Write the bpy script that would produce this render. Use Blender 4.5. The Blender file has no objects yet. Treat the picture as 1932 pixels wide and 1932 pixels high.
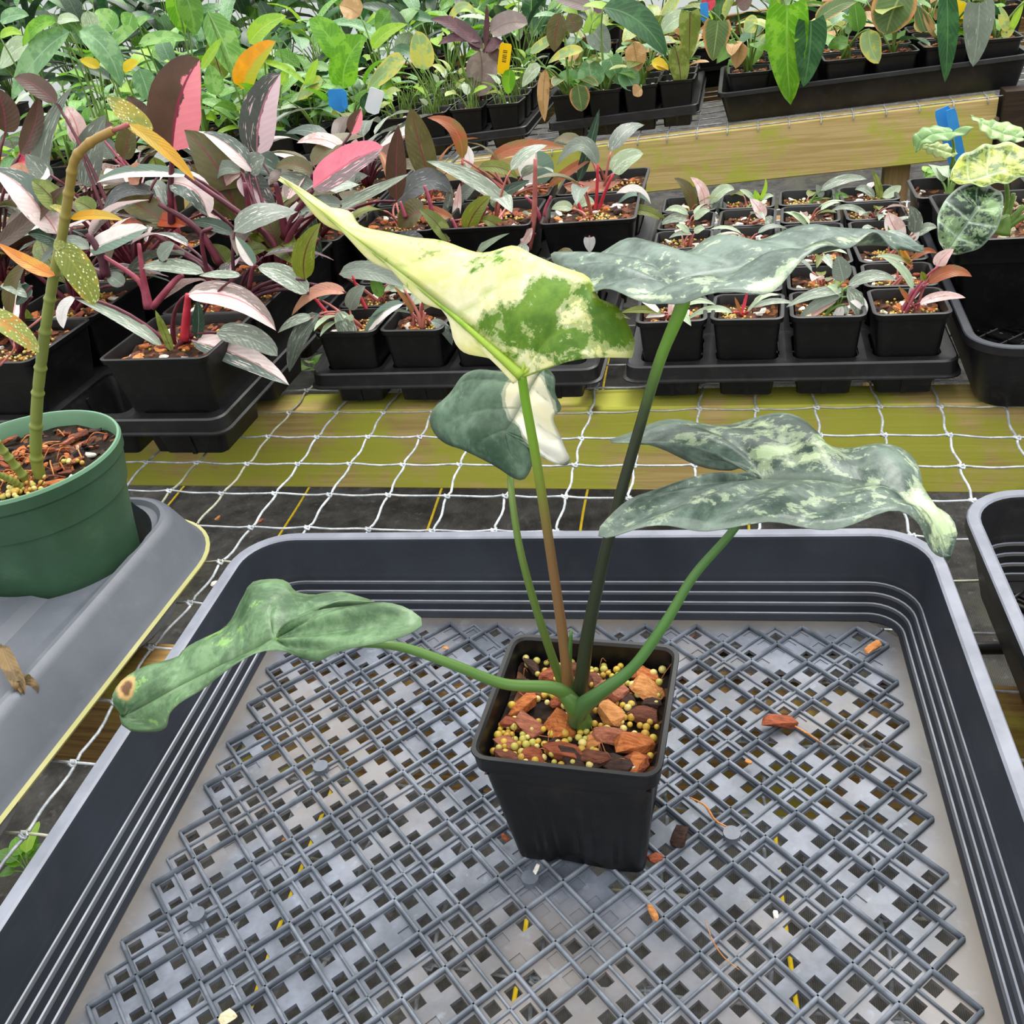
import bpy, bmesh, math, random
import numpy as np
from mathutils import Vector, Matrix
random.seed(7); np.random.seed(7)
SC = bpy.context.scene; COL = SC.collection

# ------------------------------------------------------------------ camera, light, exposure
FPX = 1819.8; PITCH = 0.562734; ROLL = -0.133207; YAW = -0.271080
CAM = np.array([-0.166504, -0.787336, 0.402718])
FW = np.array([math.sin(YAW)*math.cos(PITCH), math.cos(YAW)*math.cos(PITCH), -math.sin(PITCH)])
_r0 = np.array([math.cos(YAW), -math.sin(YAW), 0.0]); _u0 = np.cross(_r0, FW)
RT = _r0*math.cos(ROLL) + _u0*math.sin(ROLL); UP = -_r0*math.sin(ROLL) + _u0*math.cos(ROLL)
cd = bpy.data.cameras.new('camera'); cam = bpy.data.objects.new('camera', cd); COL.objects.link(cam)
cd.sensor_width = 36; cd.lens = FPX/1932*36; cd.clip_start = 0.01; cd.clip_end = 60
cam.matrix_world = Matrix(((RT[0], UP[0], -FW[0], CAM[0]), (RT[1], UP[1], -FW[1], CAM[1]), (RT[2], UP[2], -FW[2], CAM[2]), (0, 0, 0, 1)))
SC.camera = cam
W = bpy.data.worlds.new('overcast'); SC.world = W; W.use_nodes = True
wn = W.node_tree; bgn = wn.nodes['Background']
tc = wn.nodes.new('ShaderNodeTexCoord'); sx = wn.nodes.new('ShaderNodeSeparateXYZ'); wr = wn.nodes.new('ShaderNodeValToRGB')
wn.links.new(tc.outputs['Generated'], sx.inputs[0]); wn.links.new(sx.outputs['Z'], wr.inputs[0]); wn.links.new(wr.outputs[0], bgn.inputs[0])
wr.color_ramp.elements[0].position = 0.0; wr.color_ramp.elements[0].color = (0.27, 0.29, 0.28, 1)
wr.color_ramp.elements[1].position = 0.75; wr.color_ramp.elements[1].color = (0.99, 0.99, 0.98, 1)
bgn.inputs[1].default_value = 1.35
sd = bpy.data.lights.new('hazy_sun', 'SUN'); sd.energy = 1.6; sd.angle = math.radians(40); sd.color = (1.0, 0.98, 0.94)
sun = bpy.data.objects.new('hazy_sun', sd); COL.objects.link(sun)
sun.rotation_euler = (math.radians(-28), math.radians(12), 0)
vs = SC.view_settings; vs.view_transform = 'Standard'; vs.look = 'None'; vs.gamma = 1; vs.use_curve_mapping = False; vs.exposure = 0.84

def ray(x, y):
    return FW + (x-966)/FPX*RT - (y-966)/FPX*UP
def atz(x, y, z):
    d = ray(x, y); return CAM + (z-CAM[2])/d[2]*d
def aty(x, y, Y):
    d = ray(x, y); return CAM + (Y-CAM[1])/d[1]*d
def depth(p):
    return float((np.asarray(p)-CAM) @ FW)

# ------------------------------------------------------------------ materials
def lin(h, k=1.0):
    h = h.lstrip('#'); r = [int(h[i:i+2], 16)/255 for i in (0, 2, 4)]
    return tuple([(c/12.92 if c <= .04045 else ((c+.055)/1.055)**2.4)*k for c in r]+[1.0])
class NT:
    def __init__(s, name):
        s.m = bpy.data.materials.new(name); s.m.use_nodes = True; s.t = s.m.node_tree; s.p = s.t.nodes['Principled BSDF']
        s.out = s.t.nodes['Material Output']
    def n(s, t, **k):
        x = s.t.nodes.new('ShaderNode'+t)
        for a, b in k.items(): setattr(x, a, b)
        return x
    def l(s, a, b): s.t.links.new(a, b)
    def math(s, op, a, b=None, c=None, clamp=False):
        x = s.n('Math', operation=op, use_clamp=clamp)
        for i, v in enumerate((a, b, c)):
            if v is None: continue
            if isinstance(v, (int, float)): x.inputs[i].default_value = v
            else: s.l(v, x.inputs[i])
        return x.outputs[0]
    def mix(s, f, a, b):
        x = s.n('Mix', data_type='RGBA')
        for i, v in ((0, f), (6, a), (7, b)):
            if isinstance(v, (int, float)): x.inputs[i].default_value = v
            elif isinstance(v, tuple): x.inputs[i].default_value = v
            else: s.l(v, x.inputs[i])
        return x.outputs[2]
    def noise(s, vec, scale, detail=3, rough=.55, dist=0):
        x = s.n('TexNoise'); x.inputs['Scale'].default_value = scale; x.inputs['Detail'].default_value = detail
        x.inputs['Roughness'].default_value = rough; x.inputs['Distortion'].default_value = dist
        if vec is not None: s.l(vec, x.inputs['Vector'])
        return x.outputs['Fac']
    def step(s, v, lo, hi):
        x = s.n('MapRange', interpolation_type='SMOOTHSTEP'); s.l(v, x.inputs[0])
        x.inputs[1].default_value = lo; x.inputs[2].default_value = hi; return x.outputs[0]
    def bump(s, h, strength, dist):
        b = s.n('Bump'); b.inputs['Strength'].default_value = strength; b.inputs['Distance'].default_value = dist
        s.l(h, b.inputs['Height']); s.l(b.outputs[0], s.p.inputs['Normal']); return b
    def color(s, c): s.l(c, s.p.inputs['Base Color'])
    def obj(s): return s.n('TexCoord').outputs['Object']
    def set(s, rough=None, spec=None, trans=None, color=None):
        if rough is not None: s.p.inputs['Roughness'].default_value = rough
        if spec is not None: s.p.inputs['Specular IOR Level'].default_value = spec
        if color is not None: s.p.inputs['Base Color'].default_value = color
    def translucent(s, colsock, amt, bump=None):
        tr = s.n('BsdfTranslucent'); mx = s.n('MixShader'); mx.inputs[0].default_value = amt
        if isinstance(colsock, tuple): tr.inputs[0].default_value = colsock
        else: s.l(colsock, tr.inputs[0])
        s.l(s.p.outputs[0], mx.inputs[1]); s.l(tr.outputs[0], mx.inputs[2]); s.l(mx.outputs[0], s.out.inputs[0])

def plastic(name, a, b, rough=.45, sc=18, spec=.5, dust=None, dustamt=.0, bump=.15):
    m = NT(name); o = m.obj(); f = m.noise(o, sc, 5)
    c = m.mix(m.step(f, .35, .7), lin(a), lin(b))
    if dust:
        g = m.noise(o, sc*2.3, 6, .7)
        c = m.mix(m.math('MULTIPLY', m.step(g, .5, .75), dustamt), c, lin(dust))
    m.color(c); m.set(rough, spec); m.bump(m.noise(o, 900, 2), bump, .0003)
    return m.m
M = {}
M['black'] = plastic('black_plastic', '#060607', '#0e0e10', .42, 30, .45, '#4a4640', .12)
M['blackgloss'] = plastic('black_tray_plastic', '#101012', '#1c1c1f', .4, 25, .5, '#4a4842', .22)
M['slate'] = plastic('slate_grey_plastic', '#20242c', '#2a2f38', .5, 14, .45, '#5d5a56', .10)
M['slaterim'] = plastic('slate_rim_plastic', '#646873', '#787c88', .45, 30, .5, '#8d8c90', .3)  # paler than the wall: light on the upward face put into the colour
M['dull'] = plastic('dull_black_plastic', '#0c0c0d', '#161614', .85, 25, .1)
M['ledgeglint'] = plastic('ledge_glint_plastic', '#7c818b', '#969aa4', .45, 60, .5)  # ledge strips: light catching the worn edges is put into the colour
M['slatefloor'] = None
M['mould'] = plastic('grey_moulded_plastic', '#50545c', '#5e626a', .42, 10, .4, '#7d7f84', .3)
M['mouldlip'] = plastic('yellowed_lip_plastic', '#98965e', '#aaa678', .6, 20, .3)
M['greenpot'] = plastic('green_pot_plastic', '#34523c', '#42624c', .42, 14, .45, '#6c8a72', .2)
M['greenrim'] = plastic('green_rim_plastic', '#5e8468', '#6d9274', .45, 14, .45)
M['wire'] = plastic('galvanised_wire', '#8f959a', '#c0c5c9', .42, 90, .6, '#f0f3f4', .6, .6)
M['wirealgae'] = plastic('stained_wire', '#8b8f80', '#a9a994', .5, 90, .5, '#c9c070', .5, .6)
M['bluetag'] = plastic('blue_tag_plastic', '#2f86cf', '#3f93d8', .35, 20, .4)
M['whitetag'] = plastic('white_tag_plastic', '#dfe7ee', '#eef3f6', .35, 20, .4)
M['yellowtag'] = plastic('yellow_tag_plastic', '#f0bd00', '#f7cc10', .35, 20, .4)
M['ink'] = plastic('tag_ink', '#3a3010', '#4a3c14', .6, 20, .2)
M['bronze_screw'] = plastic('screw_metal', '#6a5e48', '#837459', .5, 60, .5)
def floor_mat():
    m = NT('dusty_grey_plastic'); o = m.obj()
    n1 = m.noise(o, 26, 6, .65); n2 = m.noise(o, 7, 4, .6); n3 = m.noise(o, 120, 3)
    c = m.mix(m.step(n1, .35, .68), lin('#4d535d'), lin('#747a87'))
    c = m.mix(m.math('MULTIPLY', m.step(n2, .46, .66), .6), c, lin('#7c7267'))
    c = m.mix(m.math('MULTIPLY', m.step(n3, .6, .75), .3), c, lin('#95a0ae'))
    sp = m.n('SeparateXYZ'); m.l(o, sp.inputs[0]); ex = m.math('MAXIMUM', m.math('ABSOLUTE', sp.outputs[0]), m.math('ABSOLUTE', sp.outputs[1]))
    e1 = m.step(m.math('ADD', ex, m.math('MULTIPLY', n1, .03)), .195, .213); c = m.mix(m.math('MULTIPLY', e1, .75), c, lin('#60584c'))
    m.color(c); m.set(.42, .5); m.bump(n3, .2, .0006); return m.m
M['slatefloor'] = floor_mat()
def rib_mat():
    m = NT('rib_grey_plastic'); o = m.obj()
    c = m.mix(m.step(m.noise(o, 60, 4), .4, .65), lin('#5a616b'), lin('#7b828d')); m.color(c); m.set(.4, .5); return m.m
M['rib'] = rib_mat()
def wood(name, a, b, moss, amt, axis=0):
    m = NT(name); o = m.obj(); mp = m.n('Mapping'); s = [140, 140, 140]; s[axis] = 5
    mp.inputs['Scale'].default_value = s; m.l(o, mp.inputs[0])
    g = m.noise(mp.outputs[0], 1, 6, .6, 1.2); n2 = m.noise(o, 9, 4, .6); n3 = m.noise(o, 60, 4, .7)
    c = m.mix(m.step(g, .35, .65), lin(a), lin(b))
    g2 = m.noise(mp.outputs[0], .25, 5, .6, .8); c = m.mix(m.math('MULTIPLY', m.step(g2, .5, .7), .4), c, lin(a, .65))
    mask = m.math('MULTIPLY', m.step(m.math('ADD', n2, m.math('MULTIPLY', n3, .35)), .74-.18*amt, .92-.18*amt), .82)
    c = m.mix(mask, c, lin(moss))
    v = m.n('TexVoronoi'); v.inputs['Scale'].default_value = 6; m.l(o, v.inputs[0])
    c = m.mix(m.step(v.outputs['Distance'], .0, .06), lin('#4e3826'), c)
    m.color(c); m.set(.75, .25); m.bump(g, .35, .0012); return m.m
M['woodmoss'] = wood('mossy_pine', '#b89e62', '#d0b67c', '#b0b63c', .95)
M['woodpatch'] = wood('patchy_pine', '#b0985e', '#c8b07c', '#a8b040', .65)
M['woodbrown'] = wood('weathered_pine', '#7a5c34', '#a5834f', '#a39a35', .15)
M['woodpost'] = wood('post_pine', '#80684a', '#9a8058', '#7f7c3a', .3, 2)
M['wooddark'] = wood('dark_pine', '#2a2018', '#3a2c20', '#3f3c20', .2)
def ground_mat():
    m = NT('weed_fabric'); o = m.obj(); n1 = m.noise(o, 3.5, 6, .7); n2 = m.noise(o, 14, 6, .65); n3 = m.noise(o, 60, 4)
    c = m.mix(m.step(n2, .3, .7), lin('#2b2926'), lin('#504e4b'))
    c = m.mix(m.math('MULTIPLY', m.step(n3, .55, .8), .5), c, lin('#727170'))
    c = m.mix(m.math('MULTIPLY', m.step(n1, .52, .68), .5), c, lin('#3c3e1c'))
    w = m.n('TexWave', wave_type='BANDS', bands_direction='X'); w.inputs['Scale'].default_value = 130; m.l(o, w.inputs[0])
    m.color(c); m.set(.85, .15); m.bump(m.math('ADD', m.math('MULTIPLY', w.outputs['Fac'], .25), n2), .6, .006); return m.m
M['ground'] = ground_mat()
M['yarn'] = plastic('yellow_yarn', '#c9a814', '#dcc02c', .6, 60, .2)
M['pipe'] = plastic('irrigation_pipe', '#141416', '#1d1d20', .5, 20, .4)
def soil_mat(name, a, b, c3):
    m = NT(name); o = m.obj(); v = m.n('TexVoronoi'); v.inputs['Scale'].default_value = 190; m.l(o, v.inputs[0])
    sx_ = m.n('SeparateColor'); m.l(v.outputs['Color'], sx_.inputs[0])
    c = m.mix(sx_.outputs[0], lin(a), lin(b)); c = m.mix(m.step(sx_.outputs[1], .8, .86), c, lin(c3))
    m.color(c); m.set(.85, .2); m.bump(v.outputs['Distance'], 1, .003); return m.m
M['soil'] = soil_mat('bark_mix', '#1b130e', '#4a2d1c', '#7a4a2a')
M['soildark'] = soil_mat('dark_mix', '#15110e', '#33231a', '#6b4a30')
def chunk(name, a, b, sc=120):
    m = NT(name); o = m.obj(); mp = m.n('Mapping'); mp.inputs['Scale'].default_value = (1, 5, 5); m.l(o, mp.inputs[0])
    f = m.noise(mp.outputs[0], sc, 4, .7); m.color(m.mix(m.step(f, .3, .7), lin(a), lin(b))); m.set(.8, .25); m.bump(f, .8, .0015); return m.m
CH = [chunk('bark_red', '#6b3422', '#9a5438'), chunk('bark_orange', '#8c4820', '#c07440'), chunk('bark_brown', '#4a2a1e', '#7a4836'),
      chunk('bark_dark', '#2a1e1a', '#463029'), chunk('bark_tan', '#a56838', '#cf9258'), chunk('bark_rose', '#7c4634', '#a86a52')]
M['charcoal'] = chunk('charcoal_bit', '#141416', '#2c2a2c')
M['perlite'] = chunk('perlite_bit', '#c9c4b8', '#f0ece2')
M['pumice'] = chunk('pumice_bit', '#a89a78', '#d8ccae')
BD = [plastic('bead_a', '#b89a30', '#c9ac44', .4, 200, .5), plastic('bead_b', '#a8a045', '#bdb45c', .4, 200, .5), plastic('bead_c', '#c9b868', '#d9ca84', .4, 200, .5), plastic('bead_d', '#a88428', '#bd9a3a', .4, 200, .5)]
M['fiber'] = chunk('coir_fiber', '#9a5c38', '#c08058')

def leafmat(name, A, B=None, side=0, speck=None, amt=.0, rib=None, trans=.25, rough=.34, edge=None, vein=.045, sbias=0.0, dots=False, spk=None):
    m = NT(name); t = m.n('TexCoord'); u = m.n('SeparateXYZ'); m.l(t.outputs['UV'], u.inputs[0]); o = t.outputs['Object']
    U, V = u.outputs[0], u.outputs[1]; V = m.math('MULTIPLY', m.math('SUBTRACT', V, .5), 2)
    rnd = m.n('ObjectInfo').outputs['Random']
    n1 = m.noise(o, 38, 5, .6); n2 = m.noise(o, 130, 4, .6)
    c = m.mix(m.step(n1, .35, .7), lin(A, .88), lin(A, 1.14))
    if B is not None:
        if side:
            d = m.math('MULTIPLY', V, float(side)); d = m.math('ADD', d, m.math('MULTIPLY', m.math('SUBTRACT', n1, .5), 1.1)); d = m.math('ADD', d, sbias)
            mask = m.step(d, .0, .06)
        else:
            mask = m.step(n1, .5-sbias, .56-sbias)
        c = m.mix(mask, c, lin(B))
    if speck:
        mp = m.n('Mapping'); mp.inputs['Scale'].default_value = (9, 34, 1); m.l(t.outputs['UV'], mp.inputs[0])
        cm = m.n('CombineXYZ'); m.l(m.math('MULTIPLY', rnd, 40), cm.inputs[2]); ad = m.n('VectorMath', operation='ADD'); m.l(mp.outputs[0], ad.inputs[0]); m.l(cm.outputs[0], ad.inputs[1])
        sn = m.noise(ad.outputs[0], .55 if not dots else .5, 3, .6)
        if dots:
            vo = m.n('TexVoronoi'); vo.inputs['Scale'].default_value = 11; vo.inputs['Randomness'].default_value = .8
            mp.inputs['Scale'].default_value = (1.6, 1, 1); m.l(mp.outputs[0], vo.inputs['Vector'])
            c = m.mix(m.step(vo.outputs['Distance'], .34, .28), c, lin(speck))
        else:
            sf = m.step(sn, .66-amt*.25, .70-amt*.25)
            if spk and B is not None: sf = m.math('MULTIPLY', sf, mask if spk == 'B' else m.math('SUBTRACT', 1, mask))
            c = m.mix(sf, c, lin(speck))
    av = m.math('ABSOLUTE', V)
    wv = m.math('SINE', m.math('MULTIPLY', m.math('SUBTRACT', m.math('MULTIPLY', U, 11), m.math('MULTIPLY', av, 2.6)), 6.283))
    c = m.mix(m.math('MULTIPLY', m.step(wv, .7, 1), vein), c, lin(rib or A, 1.5 if not rib else 1))
    if edge: c = m.mix(m.math('MULTIPLY', m.step(m.math('ADD', av, m.math('MULTIPLY', n1, .5)), .98, 1.2), .9), c, lin(edge))
    c = m.mix(m.step(av, .07, .03), c, lin(rib) if rib else lin(A, 1.35))
    m.color(c); m.set(rough, .5)
    m.bump(m.math('ADD', m.math('MULTIPLY', wv, .35), n2), .15, .001)
    m.translucent(c, trans); return m.m
L = {}
def LM(k, *a, **kw): L[k] = leafmat('leaf_'+k, *a, **kw)
LM('bronze', '#523c2e', rib='#7a3545', trans=.2); LM('bronzepink', '#5a4234', '#f08a96', 1, rib='#8a3048', trans=.25)
LM('greypink', '#4f5650', '#dcc0c8', 1, speck='#d9b8bc', amt=.25, rib='#a86a78', spk='A'); LM('pinkgrey', '#f07f94', '#7c6a6c', 1, speck='#f0b8c0', amt=.3, rib='#e06078', spk='B')
LM('pinkgreyb', '#9a8a84', '#f4d4d2', 1, speck='#f0dcd8', amt=.3, rib='#e09098', sbias=.25)
LM('halfwhite', '#5f6f64', '#f6e2e0', 1, speck='#dfe6da', amt=.3, spk='A', rib='#c8a0a0'); LM('halfwhiteb', '#f6e2e0', '#62726a', 1, speck='#e8e0da', amt=.3, spk='B', rib='#d8a0a0')
LM('palepink', '#e8c4be', '#f6e4e0', 0, speck='#8d8a7c', amt=.15, rib='#d88088'); LM('olive', '#5f5a34', speck='#7c7a44', amt=.1, rib='#7a3c40', trans=.3)
LM('oliveyel', '#6f7a24', speck='#8f9a3a', amt=.2, rib='#5a3028', trans=.35); LM('olivegreen', '#6c7c30', '#86944a', 0, rib='#5c3430', trans=.35)
LM('greyspeck', '#6e766b', speck='#c4cec0', amt=.22, rib='#8a9a8c'); LM('greengrey', '#7e897c', speck='#aebcae', amt=.12, rib='#93a294')
LM('brown', '#4c3a2a', rib='#6a4a3a'); LM('rust', '#a86038', '#8a6a34', 0, rib='#c86848', trans=.35); LM('redorange', '#b84c1c', '#8a4a1c', 0, rib='#903018', trans=.35)
LM('greenwhite', '#8d9a88', speck='#e0e6da', amt=.35, rib='#b8c4b0'); LM('whitegreen', '#f2ece6', '#6f8878', 1, rib='#c8b8b0', trans=.3)
LM('palegreen', '#adc09c', speck='#dfe8d8', amt=.3, rib='#cfdcc8', trans=.3); LM('darkgreen', '#2f4636', speck='#6f8272', amt=.15, rib='#6f8070')
LM('yellow', '#e0a830', '#c8a83c', 0, rib='#c88828', trans=.35); LM('orange', '#e08a34', '#d8a040', 0, rib='#c06a28', trans=.35)
LM('polka', '#8a9440', '#b0a040', 0, speck='#eef0c0', dots=True, rib='#9aa040', trans=.35, sbias=.02); LM('polkaorange', '#c88a38', '#98a04a', 0, speck='#f0e8b8', dots=True, rib='#c88040', trans=.35)
LM('white', '#f6f3ef', '#fdf8f5', 0, rib='#e0d8d0', trans=.3); LM('slate', '#585c5c', speck='#a8aeac', amt=.1, rib='#6c7070', rough=.22)
LM('brightgreen', '#62a01c', '#80b82c', 0, rib='#86b848', trans=.4, vein=.4); LM('lime', '#a4cc38', '#8cbc34', 0, rib='#b8d468', trans=.4, vein=.3)
LM('netgreen', '#72a84c', '#94c068', 0, rib='#9cc484', trans=.3, vein=.5); LM('bluegreen', '#6c9a66', '#88b07a', 0, rib='#94b494', trans=.25, vein=.25)
LM('deepgreen', '#2f5c34', '#3c6c3c', 0, rib='#5a8450', trans=.25, vein=.3); LM('midgreen', '#588a30', '#6c9c3c', 0, rib='#7aa05a', trans=.35, vein=.25)
LM('yellowleaf', '#e8c81c', '#c8c43c', 0, rib='#d8b820', trans=.4); LM('orangeyellow', '#f0a010', '#b8b424', 1, rib='#d8a420', trans=.4)
LM('burnt', '#5c7444', edge='#c89058', rib='#8c9c60', trans=.25, vein=.25); LM('tan', '#b8905c', '#c8a070', 0, rib='#98784c', trans=.25)
LM('plum', '#5a3c42', '#6c4a50', 0, rib='#7c3c48', trans=.2); LM('plumgrey', '#8c7c78', '#988a80', 0, rib='#7c6460', trans=.25)
LM('palegreenyel', '#9cb878', '#c8c860', 0, edge='#d8c860', rib='#b0c488', trans=.35); LM('pinkred', '#d8485c', '#b8384c', 0, rib='#a02c40')
LM('shadegreen', '#2c4430', '#3a5438', 0, rib='#4c6444', trans=.25); LM('peach', '#c89078', '#b08060', 0, rib='#d07868', trans=.3)
LM('grass', '#7c9c4c', '#90ac5c', 0, trans=.3)
LM('mosaic', '#20382c', '#93b084', 0, speck='#c8dcb4', amt=.25, rib='#c4d8c0', trans=.15, vein=.9)
LM('mosaicyel', '#4c6a24', '#c0cc50', 0, speck='#e0e890', amt=.3, rib='#d8e8b8', trans=.3, vein=.9, sbias=.04)

# ------------------------------------------------------------------ mesh helpers
def mesh(name, V, F, mats=(), uv=None, smooth=True, fm=None, attr=None):
    me = bpy.data.meshes.new(name); me.from_pydata([tuple(map(float, v)) for v in V], [], [tuple(f) for f in F])
    for m in mats: me.materials.append(m)
    if fm is not None: me.polygons.foreach_set('material_index', fm)
    if smooth: me.polygons.foreach_set('use_smooth', [True]*len(me.polygons))
    if uv is not None:
        l = me.uv_layers.new(name='uv'); idx = np.zeros(len(me.loops), int); me.loops.foreach_get('vertex_index', idx)
        l.data.foreach_set('uv', np.asarray(uv, float)[idx].ravel())
    if attr is not None:
        for k, vals in attr.items():
            a = me.attributes.new(k, 'FLOAT', 'POINT'); a.data.foreach_set('value', np.asarray(vals, float))
    me.update(); return me
def link(name, me, parent=None, loc=None, mw=None):
    o = bpy.data.objects.new(name, me); COL.objects.link(o)
    if parent is not None: o.parent = parent
    if loc is not None: o.location = loc
    if mw is not None: o.matrix_local = mw
    return o
def empty(name, loc, label, cat, group=None, rz=0):
    o = bpy.data.objects.new(name, None); o.empty_display_size = .02; COL.objects.link(o); o.location = tuple(map(float, loc)); o.rotation_euler = (0, 0, rz)
    tag(o, label, cat, group); o['kind'] = 'thing'; return o
def tag(o, label=None, cat=None, group=None, kind=None):
    if label: o['label'] = label
    if cat: o['category'] = cat
    if group: o['group'] = group
    if kind: o['kind'] = kind
def org(parent):
    while parent.parent is not None: parent = parent.parent
    return np.array(parent.location)
def wpart(name, V, F, mat, parent, **k):
    """part given in world coordinates; the thing has only a location"""
    V = np.asarray(V, float) - org(parent)
    return link(name, mesh(name, V, F, [mat] if not isinstance(mat, (list, tuple)) else mat, **k), parent)
def cat(P, n=6):
    P = np.asarray(P, float)
    if len(P) == 2: return np.array([P[0]*(1-t)+P[1]*t for t in np.linspace(0, 1, n+1)])
    Q = np.vstack([2*P[0]-P[1], P, 2*P[-1]-P[-2]]); out = []
    for i in range(len(P)-1):
        a, b, c, d = Q[i:i+4]
        for t in np.linspace(0, 1, n, endpoint=False):
            out.append(.5*((2*b)+(-a+c)*t+(2*a-5*b+4*c-d)*t*t+(-a+3*b-3*c+d)*t**3))
    out.append(P[-1]); return np.array(out)
def tube(P, R, n=8, caps=True, flat=1.0):
    P = np.asarray(P, float); R = np.full(len(P), R) if np.isscalar(R) else np.interp(np.linspace(0, 1, len(P)), np.linspace(0, 1, len(R)), R)
    T = np.gradient(P, axis=0); T /= np.linalg.norm(T, axis=1)[:, None]+1e-12
    up = np.array([0, 0, 1.0]) if abs(T[0][2]) < .9 else np.array([1.0, 0, 0]); V = []
    a = np.cross(T[0], up); a /= np.linalg.norm(a)
    for i in range(len(P)):
        a = a - T[i]*(a@T[i]); a /= np.linalg.norm(a); b = np.cross(T[i], a)
        for k in range(n):
            th = 2*math.pi*k/n; V.append(P[i]+R[i]*(math.cos(th)*a+flat*math.sin(th)*b))
    F = [(i*n+k, i*n+(k+1) % n, (i+1)*n+(k+1) % n, (i+1)*n+k) for i in range(len(P)-1) for k in range(n)]
    if caps: F += [tuple(range(n-1, -1, -1)), tuple((len(P)-1)*n+k for k in range(n))]
    return V, F
class MB:
    def __init__(s): s.V = []; s.F = []; s.M = []
    def add(s, V, F, m=0):
        o = len(s.V); s.V += [np.asarray(v, float) for v in V]; s.F += [tuple(i+o for i in f) for f in F]; s.M += [m]*len(F); return s
    def box(s, a, b, m=0, T=None):
        x0, y0, z0 = a; x1, y1, z1 = b
        V = [(x0, y0, z0), (x1, y0, z0), (x1, y1, z0), (x0, y1, z0), (x0, y0, z1), (x1, y0, z1), (x1, y1, z1), (x0, y1, z1)]
        if T is not None: V = [T(np.array(v)) for v in V]
        return s.add(V, [(0, 3, 2, 1), (4, 5, 6, 7), (0, 1, 5, 4), (1, 2, 6, 5), (2, 3, 7, 6), (3, 0, 4, 7)], m)
    def mesh(s, name, mats, smooth=False, ang=None):
        me = mesh(name, s.V, s.F, mats, smooth=smooth or ang is not None, fm=s.M)
        if ang is not None: me.set_sharp_from_angle(angle=math.radians(ang))
        return me
def rr(hx, hy, r, n=5, cx=0, cy=0, sub=1):
    pts = []
    for (sx_, sy_, a0) in ((1, -1, -90), (1, 1, 0), (-1, 1, 90), (-1, -1, 180)):
        for k in range(n+1):
            a = math.radians(a0+90*k/n); pts.append((cx+sx_*(hx-r)+r*math.cos(a), cy+sy_*(hy-r)+r*math.sin(a)))
    return pts
def loft(mb, rings, m=0, close=False, mats=None):
    n = len(rings[0]); V = [p for r in rings for p in r]
    for i in range(len(rings)-1):
        mi = mats[i] if mats else m
        mb.add([], [], 0)
    o = len(mb.V); mb.V += [np.asarray(v, float) for v in V]
    for i in range(len(rings)-1):
        mi = mats[i] if mats else m
        for k in range(n):
            mb.F.append((o+i*n+k, o+i*n+(k+1) % n, o+(i+1)*n+(k+1) % n, o+(i+1)*n+k)); mb.M.append(mi)
    return mb
def ring(hx, hy, r, z, n=5, cx=0, cy=0):
    return [(x, y, z) for x, y in rr(hx, hy, max(r, .0004), n, cx, cy)]
def polyfill(mb, pts, m=0, flip=False):
    f = tuple(range(len(pts))); mb.add(pts, [f[::-1] if flip else f], m)

# ------------------------------------------------------------------ leaf builders
def prof(kind, u):
    if kind == 'lance': return (np.clip(u, 0, 1)**.55*(1-u)**.85)/.43
    if kind == 'ovate': return (np.clip(u, 0, 1)**.42*(1-u)**.62)/.545
    if kind == 'cord': return ((u*.97+.03)**.22*(1-u)**.72)/.66
    if kind == 'round': return np.sqrt(np.clip(1-(2*u-1)**2, 0, 1))
    if kind == 'strap': return np.clip(np.minimum(u*6, (1-u)*2.2), 0, 1)**.6
def blade(Cc, S, N, w, kind='lance', fold=.25, wave=.0, nv=3, us=None):
    nu = len(Cc); us = np.linspace(0, 1, nu) if us is None else us; V = []; UV = []
    pw = prof(kind, us)*w/2
    for i in range(nu):
        for k in range(-nv, nv+1):
            v = k/nv; off = 0
            p = Cc[i]+S[i]*v*pw[i]+N[i]*(fold*abs(v)*pw[i]+wave*w*abs(v)*math.sin(us[i]*19+v*2))
            if kind == 'cord' and i < 2: p = p-(Cc[1]-Cc[0])*(.9*abs(v)**1.5*(1-i*.5))
            V.append(p); UV.append((us[i], (v+1)/2))
    m = 2*nv+1
    F = [(i*m+k, i*m+k+1, (i+1)*m+k+1, (i+1)*m+k) for i in range(nu-1) for k in range(m-1)]
    return V, F, UV
def frame(C, nrm):
    T = np.gradient(C, axis=0); T /= np.linalg.norm(T, axis=1)[:, None]+1e-12
    S = np.cross(T, nrm); S /= np.linalg.norm(S, axis=1)[:, None]+1e-12; N = np.cross(S, T); return T, S, N
def bez(a, m, b, n): 
    t = np.linspace(0, 1, n)[:, None]; c = 2*m-.5*(a+b); return (1-t)**2*a+2*t*(1-t)*c+t*t*b
class Plant:
    def __init__(s, obj, cx, cy, z, pet='maroon', r=.0022): s.o = obj; s.c = np.array([cx, cy, z]); s.pet = pet; s.r = r; s.n = 0
PET = {'maroon': plastic('petiole_maroon', '#481a26', '#6a2838', .4, 60, .4), 'pink': plastic('petiole_pink', '#8e3a4c', '#b05a6c', .4, 60, .4), 'green': plastic('petiole_green', '#5c7c34', '#789448', .4, 60, .4),
       'red': plastic('petiole_red', '#a82434', '#c03848', .4, 60, .4), 'rose': plastic('petiole_rose', '#a05a54', '#b87064', .4, 60, .4), 'plum': plastic('petiole_plum', '#40202c', '#5a2c3a', .4, 60, .4)}
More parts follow.
